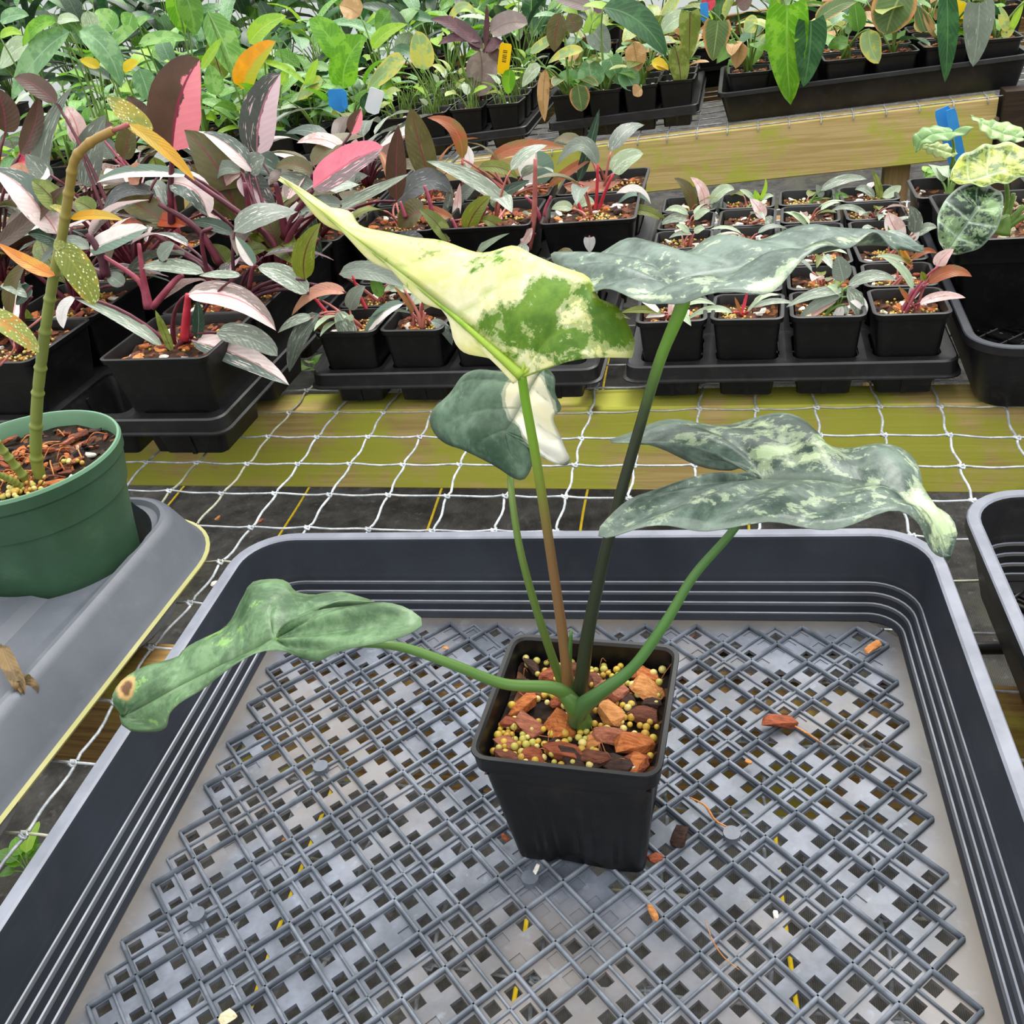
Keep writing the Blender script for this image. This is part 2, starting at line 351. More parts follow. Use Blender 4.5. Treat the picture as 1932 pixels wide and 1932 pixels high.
def leaf_px(pl, b, t, w, mat, Y, bend=0, kind='lance', dYt=0.0, pet=True, petcol=None, fold=.22, nrm=None, n=13, name='leaf'):
    B = aty(b[0], b[1], Y); T_ = aty(t[0], t[1], Y+dYt)
    bx, by = bend if isinstance(bend, tuple) else (0, bend)
    Mi = aty((b[0]+t[0])/2+bx, (b[1]+t[1])/2-by, Y+dYt/2)
    C = bez(B, Mi, T_, n)
    c = CAM-Mi; c = c/np.linalg.norm(c); N0 = c*.75+np.array([0, 0, .5]); N0 = nrm if nrm is not None else N0/np.linalg.norm(N0)
    Tg, S, N = frame(C, N0)
    wm = w*depth(Mi)/FPX
    V, F, UV = blade(C, S, N, wm, kind, fold, .012)
    o = wpart(name, V, F, L[mat], pl.o, uv=UV)
    if pet:
        base = pl.c+np.array([random.uniform(-.008, .008), random.uniform(-.008, .008), -.004])
        d = np.linalg.norm(B-base); mid = (base+B)/2+np.array([0, 0, .12*d])-(C[1]-C[0])*.5
        P = np.vstack([bez(base, mid, B, 8)]); rr_ = min(pl.r, wm*.08+.0006)
        V, F = tube(P, [rr_*1.5, rr_, rr_*.7], 6); wpart('petiole', V, F, PET[petcol or pl.pet], pl.o)
    pl.n += 1; return o
TPL = {}
def template(mat, kind, k):
    key = (mat, kind, k)
    if key not in TPL:
        rs = np.random.RandomState(k*13+5); d = rs.uniform(-.1, .55); s = rs.uniform(-.12, .12)
        t = np.linspace(0, 1, 10); C = np.stack([t*math.cos(d*.4), s*t*t, .10*np.sin(t*3.0)-d*t*t*.6], 1)
        Tg, S, N = frame(C, np.array([0, 0, 1.0]))
        V, F, UV = blade(C, S, N, .36*rs.uniform(.85, 1.15) if kind != 'cord' else .55, kind, .3*rs.uniform(.3, 1.2), .015, nv=2)
        TPL[key] = mesh('leaf', V, F, [L[mat]], uv=UV)
    return TPL[key]
def rand_leaf(pl, mat, kind, az, el, length, width, petlen, petel, droop=0):
    dirp = np.array([math.cos(az)*math.cos(petel), math.sin(az)*math.cos(petel), math.sin(petel)])
    base = pl.c.copy(); B = base+dirp*petlen
    mid = (base+B)/2+np.array([0, 0, .1*petlen])
    rr_ = min(pl.r, width*.06+.0004)
    V, F = tube(bez(base-[0, 0, .004], mid, B, 5), [rr_*1.4, rr_, rr_*.7], 5); wpart('petiole', V, F, PET[pl.pet], pl.o)
    me = template(mat, kind, random.randrange(4))
    R = Matrix.Rotation(az, 4, 'Z') @ Matrix.Rotation(-el, 4, 'Y') @ Matrix.Rotation(random.uniform(-.5, .5), 4, 'X')
    S = Matrix.Diagonal((length, width/.36, length, 1)); p = B-org(pl.o)
    link('leaf', me, pl.o, mw=Matrix.Translation(Vector(p)) @ R @ S); pl.n += 1

# ------------------------------------------------------------------ pots and trays
def square_pot_mesh(h, top, bot, r=.006, lip=.0025, mat=None, flute=0, soil=.01):
    mb = MB(); n = 5
    rings = [ring(bot, bot, r*.8, 0, n), ring(bot, bot, r*.8, .001, n)]
    for z in (.25, .5, .75): rings.append(ring(bot+(top-bot)*z, bot+(top-bot)*z, r, h*z, n))
    hh = h-.006; e = bot+(top-bot)*(hh/h)
    rings += [ring(e, e, r, hh, n), ring(e+lip, e+lip, r+lip, hh+.001, n), ring(top+lip, top+lip, r+lip, h-.0006, n), ring(top+lip*.6, top+lip*.6, r+lip, h, n),
              ring(top-.0006, top-.0006, r, h-.0002, n), ring(top-.001, top-.001, r, h-.001, n), ring(top-.003, top-.003, r*.9, h-soil-.012, n)]
    loft(mb, rings); polyfill(mb, rings[0], flip=True)
    return mb.mesh('pot', [mat or M['black']], ang=40)
def soil_mesh(hw, z, mat, bumps=.002, r=.005):
    n = 10; V = []; F = []
    for j in range(n+1):
        for i in range(n+1):
            x = -hw+2*hw*i/n; y = -hw+2*hw*j/n; V.append((x, y, z+random.uniform(-bumps, bumps)))
    for j in range(n):
        for i in range(n): F.append((j*(n+1)+i, j*(n+1)+i+1, (j+1)*(n+1)+i+1, (j+1)*(n+1)+i))
    return mesh('soil', V, F, [mat])
def hull_chunk(sx_, sy_, sz_, k=9, seed=0):
    rs = np.random.RandomState(seed); bm = bmesh.new()
    for _ in range(k+5):
        v = rs.normal(size=3); v /= np.linalg.norm(v); v = np.sign(v)*np.abs(v)**.7; bm.verts.new((v[0]*sx_, v[1]*sy_, v[2]*sz_))
    bmesh.ops.convex_hull(bm, input=bm.verts); bm.verts.ensure_lookup_table()
    for v in [v for v in bm.verts if not v.link_faces]: bm.verts.remove(v)
    bm.verts.index_update(); V = [tuple(v.co) for v in bm.verts]; F = [tuple(v.index for v in f.verts) for f in bm.faces]; bm.free(); return V, F
def ico(r, sub=1):
    bm = bmesh.new(); bmesh.ops.create_icosphere(bm, subdivisions=sub, radius=r); bm.verts.index_update()
    V = [tuple(v.co) for v in bm.verts]; F = [tuple(v.index for v in f.verts) for f in bm.faces]; bm.free(); return V, F
ICO = ico(1, 1); ICO2 = ico(1, 2)
CHV = [hull_chunk(1, random.uniform(.45, .8), random.uniform(.3, .5), 17, i) for i in range(12)]
def xf(V, R, s, p): return [R @ (np.asarray(v)*s)+p for v in V]
def rotm(): 
    q = np.random.normal(size=4); q /= np.linalg.norm(q); w, x, y, z = q
    return np.array([[1-2*(y*y+z*z), 2*(x*y-z*w), 2*(x*z+y*w)], [2*(x*y+z*w), 1-2*(x*x+z*z), 2*(y*z-x*w)], [2*(x*z-y*w), 2*(y*z+x*w), 1-2*(x*x+y*y)]])
def rotflat():
    a = random.uniform(0, 6.28); b = random.uniform(-.5, .5); c, s = math.cos(a), math.sin(a); cb, sb = math.cos(b), math.sin(b)
    return np.array([[c, -s, 0], [s, c, 0], [0, 0, 1]]) @ np.array([[cb, 0, sb], [0, 1, 0], [-sb, 0, cb]])
def beads_mesh(hw, z, n, r, cl=2):
    mb = MB(); cs = [(random.uniform(-hw, hw)*.75, random.uniform(-hw, hw)*.75) for _ in range(cl)]
    for _ in range(n):
        c = random.choice(cs); x = max(-hw, min(hw, random.gauss(c[0], hw*.28))); y = max(-hw, min(hw, random.gauss(c[1], hw*.28)))
        mb.add(xf(ICO[0], np.eye(3), r*random.uniform(.8, 1.2), np.array([x, y, z+random.uniform(0, r*1.6)])), ICO[1], random.randrange(4))
    return mb.mesh('fertilizer_beads', BD, True)
def chips_mesh(hw, z, n, s):
    mb = MB()
    for _ in range(n):
        V, F = random.choice(CHV); k = random.choice([0, 1, 2, 3, 0, 2, 4, 6])
        mb.add(xf(V, rotflat(), s*random.uniform(.5, 1.3), np.array([random.uniform(-hw, hw)*.92, random.uniform(-hw, hw)*.92, z+random.uniform(0, s*.3)])), F, k)
    return mb.mesh('bark_chips', CH+[M['perlite']], False)
PK = {}
def potkit(key, h, top, bot, soild, nb, nc, br, cs, soil='soil'):
    PK[key] = dict(h=h, z=h-soild, pot=square_pot_mesh(h, top, bot, soil=soild), soil=[soil_mesh(top-.003, h-soild, M[soil]) for _ in range(2)],
                   beads=[beads_mesh(top-.006, h-soild, nb, br, 2+i) for i in range(3)], chips=[chips_mesh(top-.006, h-soild, nc, cs) for i in range(3)])
potkit('small', .075, .0285, .0225, .009, 55, 26, .0013, .0045)
potkit('big', .100, .0500, .0360, .010, 60, 45, .0015, .0065)
potkit('up', .070, .033, .026, .006, 10, 30, .0014, .005)
def potted(name, kit, x, y, z, label, category, group, pet, r=.002, rz=0.0, beads=True):
    k = PK[kit]; e = empty(name, (x, y, z), label, category, group)
    R = Matrix.Rotation(rz, 4, 'Z')
    link('pot', k['pot'], e, mw=R); link('soil', random.choice(k['soil']), e, mw=R)
    q = Matrix.Rotation(rz+random.randrange(4)*math.pi/2, 4, 'Z')
    if beads:
        b = link('fertilizer_beads', random.choice(k['beads']), e, mw=q); b['kind'] = 'stuff'
    c = link('bark_chips', random.choice(k['chips']), e, mw=q); c['kind'] = 'stuff'
    return Plant(e, x, y, z+k['z'], pet, r)

def cell_tray(name, loc, nx, ny, pitch, hole, rimz, label, skip=(), group=None, ex=.006, rz=0, cells=True):
    """deck with rounded openings, skirt and hanging pockets; local origin = centre on the mesh"""
    px, py = pitch if isinstance(pitch, tuple) else (pitch, pitch); qx, qy = hole if isinstance(hole, tuple) else (hole, hole)
    e = empty(name, loc, label, 'tray', group, rz); hx = nx*px/2+ex; hy = ny*py/2+ex; mb = MB(); n = 4
    for j in range(ny):
        for i in range(nx):
            cx = -nx*px/2+px*(i+.5); cy = -ny*py/2+py*(j+.5)
            loft(mb, [ring(px/2, py/2, .0003, rimz, n, cx, cy), ring(qx, qy, .009, rimz-.0006, n, cx, cy), ring(qx, qy, .009, rimz-.004, n, cx, cy)][::-1])
    o = [(-ex, .0003, 0), (-.001, .012, .0004), (.0008, .013, -.001), (.0014, .013, -.012), (.004, .014, -.013), (.004, .014, -.0145), (-.001, .012, -.0145)]
    loft(mb, [ring(hx+d, hy+d, r, rimz+z, n) for d, r, z in o[::-1]])
    link('deck', mb.mesh('deck', [M['blackgloss']], ang=40), e)
    pb = MB(); bx, by = qx*.80, qy*.80; zt = rimz-.003; zb = .0025
    loft(pb, [ring(bx-.004, by-.004, .003, zb, 3), ring(bx, by, .004, zb, 3), ring(qx*.98, qy*.98, .008, zt, 3)])
    loft(pb, [ring(qx*.98-.0015, qy*.98-.0015, .008, zt, 3), ring(bx-.0015, by-.0015, .004, zb+.001, 3), ring(bx-.004, by-.004, .003, zb, 3)])
    for s in (-1, 1):
        pb.box((-.0022, s*by-(.003 if s > 0 else .0012), zb-.0008), (.0022, s*by+(.0012 if s > 0 else .003), zt*.92), T=lambda v, s=s: v+np.array([0, s*(qy*.98-by)*((v[2]-zb)/(zt-zb)), 0]))
        pb.box((s*bx-(.003 if s > 0 else .0012), -.0022, zb-.0008), (s*bx+(.0012 if s > 0 else .003), .0022, zt*.92), T=lambda v, s=s: v+np.array([s*(qx*.98-bx)*((v[2]-zb)/(zt-zb)), 0, 0]))
    pm = pb.mesh('cell', [M['blackgloss']], ang=40)
    if cells:
        for j in range(ny):
            for i in range(nx):
                if (i, j) in skip: continue
                link('cell', pm, e, mw=Matrix.Translation((-nx*px/2+px*(i+.5), -ny*py/2+py*(j+.5), 0)))
    return e

def web_tray(name, loc, rz, label, mats, hx=.2175, hy=.2175, h=.06, full=True, group=None):
    """square carry tray with stepped walls and a ribbed, perforated floor. local origin = centre of floor on the mesh"""
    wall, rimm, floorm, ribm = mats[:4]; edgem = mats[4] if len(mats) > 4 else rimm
    e = empty(name, loc, label, 'tray', group, rz)
    fx = hx-.0205; fy = hy-.0205; n = 8; mb = MB(); z0 = .0045
    prof_ = [(0, z0+.0005), (.0012, z0+.004)]
    x = .0012; z = z0+.004
    for k in range(4):
        prof_ += [(x+.0012, z+.0002), (x+.0020, z+.0006), (x+.0026, z+.0052)]; x += .0026; z += .0060
    prof_ += [(x+.0004, z), (hx-fx-.0085, h-.003), (hx-fx-.0078, h-.0008)]
    rings = [ring(fx+dx, fy+dx, .016+dx, zz, n) for dx, zz in prof_]
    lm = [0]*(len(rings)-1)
    for k in range(4): lm[2+3*k] = 2  # upper ledge faces take the paler painted-glint material
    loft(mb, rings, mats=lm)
    d = hx-fx
    rim = [(d-.0078, h-.0008), (d-.0065, h), (d-.0008, h), (d, h-.0008)]
    loft(mb, [ring(fx+dx, fy+dx, .016+dx, zz, n) for dx, zz in rim], 1)
    outer = [(d, h-.0008), (d+.0004, h-.007), (d-.0018, h-.007), (d-.0056, h-.0065), (d-.0075, .036), (d-.0150, .004), (d-.0165, .001)]
    loft(mb, [ring(fx+dx, fy+dx, .016+dx, zz, n) for dx, zz in outer], 0)
    # small moulding nicks on the rim
    tr = link('wall', mb.mesh('wall', [wall, rimm, edgem], ang=30), e)
    # floor plate with square holes on a 45 degree lattice
    u = .0158/math.sqrt(2); bm = bmesh.new(); c45 = math.sqrt(.5)
    rx = min(.1896, fx-.006); ry = rx; N = int(fx*2/u)+3
    hw = u*.27
    def W2(a, b, z): return (c45*(a+b), c45*(b-a), z)     # a along +x-y, b along +x+y
    for ia in range(-N, N):
        for ib in range(-N, N):
            a0, b0 = ia*u, ib*u; cx, cy, _ = W2(a0+u/2, b0+u/2, 0)
            if abs(cx) > fx+u or abs(cy) > fy+u: continue
            sgn_a = {0: 0, 1: -1, 2: 1, 3: 0}[ia % 4]; sgn_b = {0: 0, 1: -1, 2: 1, 3: 0}[ib % 4]
            ca, cb = a0+u/2+sgn_a*u*.09, b0+u/2+sgn_b*u*.09
            inside = abs(cx) < rx-.004 and cy < ry-.004 and cy > -ry+.004
            rad = math.hypot(cx-.015, cy+.01+.0)
            closed = (not inside) or rad < .020 or (cy > ry-.035 and random.random() < .7) or (rad < .04 and random.random() < .5) or random.random() < .02
            O = [bm.verts.new(W2(a, b, z0)) for a, b in ((a0, b0), (a0+u, b0), (a0+u, b0+u), (a0, b0+u))]
            if not inside: bm.faces.new(O); continue
            H = [bm.verts.new(W2(ca+p*hw, cb+q*hw, z0)) for p, q in ((-1, -1), (1, -1), (1, 1), (-1, 1))]
            G = [bm.verts.new(W2(ca+p*hw, cb+q*hw, z0-(.0022 if not closed else .0006))) for p, q in ((-1, -1), (1, -1), (1, 1), (-1, 1))]
            for k in range(4):
                bm.faces.new((O[k], O[(k+1) % 4], H[(k+1) % 4], H[k])); bm.faces.new((H[k], H[(k+1) % 4], G[(k+1) % 4], G[k]))
            if closed: bm.faces.new(G)
    for co, no in (((fx+.001, 0, 0), (1, 0, 0)), ((-fx-.001, 0, 0), (-1, 0, 0)), ((0, fy+.001, 0), (0, 1, 0)), ((0, -fy-.001, 0), (0, -1, 0))):
        bmesh.ops.bisect_plane(bm, geom=bm.verts[:]+bm.edges[:]+bm.faces[:], plane_co=co, plane_no=no, clear_outer=True)
    for v in [v for v in bm.verts if abs(v.co.x) > fx-.012 and abs(v.co.y) > fy-.012 and math.hypot(abs(v.co.x)-fx+.016, abs(v.co.y)-fy+.016) > .0185]: bm.verts.remove(v)
    bmesh.ops.recalc_face_normals(bm, faces=bm.faces)
    me = bpy.data.meshes.new('floor_grid'); bm.to_mesh(me); bm.free(); me.materials.append(floorm); me.update()
    link('perforated_plate', me, e)
    # ribs
    def rib(c, sgn, thick):
        # line: b = c (sgn=+1) or a = c (sgn=-1), clipped to |x|<rx and |y|<ry
        if sgn > 0: p0 = np.array([c45*c, c45*c]); d_ = np.array([c45, -c45])
        else: p0 = np.array([c45*c, -c45*c]); d_ = np.array([c45, c45])
        t0, t1 = -9, 9
        for k, lim in ((0, rx), (1, ry)):
            ta = (-lim-p0[k])/d_[k]; tb = (lim-p0[k])/d_[k]; t0 = max(t0, min(ta, tb)); t1 = min(t1, max(ta, tb))
        if t1-t0 < .012: return
        A = p0+d_*t0; B = p0+d_*t1; nrm = np.array([-d_[1], d_[0]]); hh = .0028 if thick else .0013; w = .00085 if thick else .00055
        V = []
        for P in (A, B):
            for s, zz in ((-w*1.25, z0-.0002), (-w, z0+hh*.7), (-w*.5, z0+hh), (w*.5, z0+hh), (w, z0+hh*.7), (w*1.25, z0-.0002)):
                V.append((P[0]+nrm[0]*s, P[1]+nrm[1]*s, zz))
        F = [(i, i+1, i+7, i+6) for i in range(5)]+[(0, 6, 11, 5), (5, 4, 3, 2, 1, 0), (6, 7, 8, 9, 10, 11)]
        link('rib', mesh('rib', V, F, [ribm]), e)
    for k in range(-N, N):
        if k % 4 == 2: continue
        rib(k*u, 1, k % 4 != 0); rib(k*u, -1, k % 4 != 0)
    # ejector studs
    sb = MB()
    disc = [(math.cos(a)*.0042, math.sin(a)*.0042) for a in np.linspace(0, 2*math.pi, 17)[:-1]]
    sb.add([(x, y, z0) for x, y in disc]+[(x, y, z0+.0038) for x, y in disc], [(k, (k+1) % 16, 16+(k+1) % 16, 16+k) for k in range(16)]+[tuple(range(16, 32))])
    sm = sb.mesh('stud', [floorm])
    for (ka, kb) in ((0, 0), (-8, 4), (8, -8), (-12, -4), (4, 8), (0, -12), (-4, 12), (12, 0), (-8, -12), (-16, 4), (8, -16), (-12, 12)):
        x, y, _ = W2(ka*u, kb*u, 0)
        if abs(x) < rx-.01 and abs(y) < ry-.01: link('stud', sm, e, mw=Matrix.Translation((x, y, 0)))
    return e

# ------------------------------------------------------------------ setting: ground, benches, wire mesh
mb = MB(); n = 120; V = []; F = []
GZ = -.65
for j in range(n+1):
    for i in range(n+1):
        x = -5.5+9.5*i/n; y = -1.5+8.5*j/n; V.append((x, y, GZ+.012*math.sin(x*7+y*3)*math.sin(y*9-x*2)))
for j in range(n):
    for i in range(n): F.append((j*(n+1)+i, j*(n+1)+i+1, (j+1)*(n+1)+i+1, (j+1)*(n+1)+i))
g = link('ground', mesh('ground', V, F, [M['ground']])); g['kind'] = 'structure'
for k in range(-7, 5):
    x0 = .207+.309*k; P = [(x0+.006*math.sin(y*2.3+k)+.003*math.sin(y*11+k*2)-.06*y, y, GZ+.015+.002*math.sin(y*5)) for y in np.linspace(-1.3, 1.6, 60)]
    V, F = tube(P, .0028, 4); o = link('yarn', mesh('yarn', V, F, [M['yarn']]), g)
# irrigation pipe below the mesh
p0 = aty(1700, 1224, -.28); p1 = aty(1932, 1222, -.28)
V, F = tube([p0-(p1-p0)*3.4, p0-(p1-p0)*1, p0, p1, p1+(p1-p0)*3], .0042, 10)
tag(link('irrigation_pipe', mesh('irrigation_pipe', V, F, [M['pipe']])), 'thin black irrigation pipe running below the wire mesh at right', 'pipe')
# debris on the ground
def scatter_debris():
    for i in range(26):
        x = random.uniform(-1.3, .3); y = random.uniform(-.1, 1.1); V, F = random.choice(CHV); s = random.uniform(.008, .02)
        link('bark_bit', mesh('bark_bit', xf(V, rotflat(), s, np.array([x, y, GZ+.014])), F, [random.choice(CH+[M['perlite'], M['charcoal']])], smooth=False), g)
scatter_debris()
# small weeds on the ground
def weed(px, py, label, n=9, s=.03):
    c = atz(px, py, GZ+.01); e = empty('weed', c, label, 'weed'); pl = Plant(e, c[0], c[1], c[2], 'green', .001)
    for i in range(n): rand_leaf(pl, random.choice(['brightgreen', 'midgreen', 'lime']), 'ovate', random.uniform(0, 6.28), random.uniform(0, .6), s*random.uniform(.7, 1.3), s*.6, s*random.uniform(.4, 1), random.uniform(.4, 1.2))
weed(58, 1650, 'small bright green weed under the mesh at lower left', 12, .035)
weed(590, 700, 'small green weed on the dark ground between left and middle trays', 10, .05)
weed(1350, 345, 'low green weed on the ground beyond the small pots', 8, .04)
weed(1740, 345, 'low leafy weed on the ground below the mossy beam', 9, .05)

def beam_part(name, x0, x1, y0, y1, z0, z1, parent, mat, tilt=None):
    mb = MB(); c = .002
    def T(v):
        v = np.array(v, float)
        if tilt: v[2] += tilt(v[0])
        return v
    N_ = 24; prof2 = [(y0+c, z0), (y1-c, z0), (y1, z0+c), (y1, z1-c), (y1-c, z1), (y0+c, z1), (y0, z1-c), (y0, z0+c)]
    rings = [[T((x0+(x1-x0)*i/N_, y, z)) for y, z in prof2] for i in range(N_+1)]
    loft(mb, rings); polyfill(mb, rings[0]); polyfill(mb, rings[-1], flip=True)
    return link(name, mb.mesh(name, [mat], ang=30), parent)
bench = empty('wooden_bench', (0, 0, 0), 'wooden bench of mossy pine beams carrying the wire mesh', 'bench')
beam_part('beam', -1.6, .9, .012, .052, -.094, -.0035, bench, M['woodmoss'])
beam_part('beam', -1.6, .9, -.374, -.338, -.094, -.0035, bench, M['woodbrown'])
beam_part('beam', -1.6, .9, .55, .588, -.094, -.0035, bench, M['woodbrown'])
beam_part('beam', -1.6, .9, -.80, -.762, -.094, -.0035, bench, M['woodbrown'])
for x in (-1.55, .85):
    for y in (-.34, .59):
        mb = MB(); mb.box((x-.04, y, GZ), (x+.04, y+.04, -.004)); link('leg', mb.mesh('leg', [M['woodpost']]), bench)
ub = empty('wooden_bench', (0, 0, 0), 'raised wooden bench with a mossy front beam behind the trays', 'bench')
zu = lambda x: .045+.045*x
YF = .948
beam_part('beam', -2.6, .225, YF, YF+.038, -.089, 0, ub, M['woodpatch'], zu)
beam_part('beam', -2.6, 1.2, 1.7, 1.738, -.089, 0, ub, M['woodbrown'], zu)
beam_part('beam', -2.6, 1.2, 2.5, 2.538, -.089, 0, ub, M['woodbrown'], zu)
mb = MB(); mb.box((.232, YF-.012, -.13), (.34, YF+.03, .065)); link('post', mb.mesh('post', [M['wooddark']]), ub)
pp = aty(1692, 320, YF+.05)
mb = MB(); mb.box((pp[0]-.02, YF+.04, GZ), (pp[0]+.02, YF+.08, zu(pp[0])-.01)); link('post', mb.mesh('post', [M['woodpost']]), ub)
mb = MB(); mb.box((-1.3, YF+.04, GZ), (-1.25, YF+.08, -.02)); link('post', mb.mesh('post', [M['woodpost']]), ub)
sc_ = aty(1880, 225, YF-.001); V, F = tube([sc_+[0, -.003, 0], sc_+[0, .004, 0]], .004, 8); link('screw', mesh('screw', V, F, [M['bronze_screw']], smooth=False), ub)

NODES = [(1112,781,-6,0),(1320,773,-4,0),(1427,774,-3,0),(1539,771,-2,0),(1658,768,-1,0),(1773,768,0,0),(1897,769,1,0),(1669,822,-1,1),(1791,823,0,1),(1917,827,1,1),(1311,879,-4,2),(1813,881,0,2),(1186,942,-5,3),(1836,947,0,3),(1171,1006,-5,4),(1301,1006,-4,4),(1431,1007,-3,4),(1571,1009,-2,4),(1719,1013,-1,4),(1862,1022,0,4),(1048,1004,-6,4),(932,1003,-7,4),(817,1003,-8,4),(474,996,-11,4),(366,994,-12,4),(1884,1097,0,5),(1915,1200,0,6),(466,876,-12,2),(420,932,-12,3),(306,1059,-12,5),(418,1061,-11,5),(358,1139,-11,6),(288,1221,-11,7),(216,1325,-11,8),(141,1442,-11,9),(47,1574,-11,10),(89,1315,-12,8),(371,874,-13,2),(320,927,-13,3),(278,872,-14,2)]
ND = [(np.array([.05*i, -.05*j]), atz(x, y, 0)[:2]-np.array([.05*i, -.05*j])) for x, y, i, j in NODES]
def node(i, j):
    p = np.array([.05*i, -.05*j]); w = np.array([1/(np.sum((p-q)**2)+2e-4)**1.5 for q, d in ND]+[1/(.12**2)**1.5])
    d = sum(wi*d for wi, (q, d) in zip(w, ND))/w.sum(); return np.array([p[0]+d[0]+.0006*math.sin(i*5.1+j*3.3), p[1]+d[1]+.0006*math.sin(i*2.7-j*4.1), 0])
wm = empty('wire_mesh', (0, 0, 0), 'galvanised knotted wire mesh stretched over the bench', 'wire mesh')
I0, I1, J0, J1 = -24, 9, -12, 15
NG = {(i, j): node(i, j) for i in range(I0, I1+1) for j in range(J0, J1+1)}
for j in range(J0, J1+1):
    P = []
    for i in range(I0, I1):
        a, b = NG[i, j], NG[i+1, j]
        for k in range(5): t = k/5; P.append(a*(1-t)+b*t+np.array([0, .0006*math.sin(t*6.28+i*2+j), .0012-.0012*math.sin(t*math.pi)]))
    P.append(NG[I1, j]); V, F = tube(P, .00092, 6); link('wire', mesh('wire', V, F, [M['wire'] if j % 5 else M['wirealgae']]), wm)
for i in range(I0, I1+1):
    P = []
    for j in range(J0, J1):
        a, b = NG[i, j], NG[i, j+1]
        for k in range(6): t = k/6; P.append(a*(1-t)+b*t+np.array([.0013*math.sin(t*6.28+i+j*2), 0, -.0004-.0006*math.sin(t*math.pi)]))
    P.append(NG[i, J1]); V, F = tube(P, .0011, 6); link('wire', mesh('wire', V, F, [M['wire'] if i not in (-12, -13) else M['wirealgae']]), wm)
kb = MB()
for (i, j), p in NG.items():
    for q in range(2):
        s = 1 if q else -1; a = .0024; P = [(p[0]+a*math.cos(t)*1.0, p[1]+a*.75*math.sin(t)+s*.0008, .0008+.0011*math.sin(t*2+q)) for t in np.linspace(0, 6.28, 9)]
        V, F = tube(P, .00085, 5, False); kb.add(V, F)
ko = link('wire_knots', kb.mesh('wire_knots', [M['wire']], True), wm); ko['kind'] = 'stuff'
uw = empty('wire_mesh', (0, 0, 0), 'wire mesh laid over the raised rear bench', 'wire mesh')
for j in range(0, 12):
    y = YF+.004+.05*j; V, F = tube([(x, y, zu(x)+.0015) for x in np.linspace(-2.4, .5, 8)], .001, 4); link('wire', mesh('wire', V, F, [M['wire']]), uw)
for i in range(-48, 10):
    x = .05*i+.01; V, F = tube([(x, YF-.003, zu(x)-.008), (x, YF-.002, zu(x)), (x, YF+.004, zu(x)+.002), (x, YF+.56, zu(x)+.002)], .001, 4); link('wire', mesh('wire', V, F, [M['wire']]), uw)

# ------------------------------------------------------------------ main carry tray and neighbours
GREY = (M['slate'], M['slaterim'], M['slatefloor'], M['rib'], M['ledgeglint']); BLK = (M['blackgloss'], M['slate'], M['blackgloss'], M['blackgloss'])
RZ = math.radians(2.7); ca, sa = math.cos(RZ), math.sin(RZ)
lc = np.array([.010, -.007]); tx = -.27+ca*lc[0]-sa*lc[1]; ty = -.50+sa*lc[0]+ca*lc[1]
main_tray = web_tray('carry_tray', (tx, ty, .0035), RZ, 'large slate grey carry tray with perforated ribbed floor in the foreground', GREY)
web_tray('carry_tray', (.2335, .1885, .0035), math.radians(-1.0), 'black carry tray with mesh floor under the big leafy pots at right', BLK)
web_tray('carry_tray', (.192, -.445, .0035), math.radians(2.5), 'black-walled carry tray cut off by the right edge of the picture', (M['blackgloss'], M['slaterim'], M['blackgloss'], M['blackgloss']))

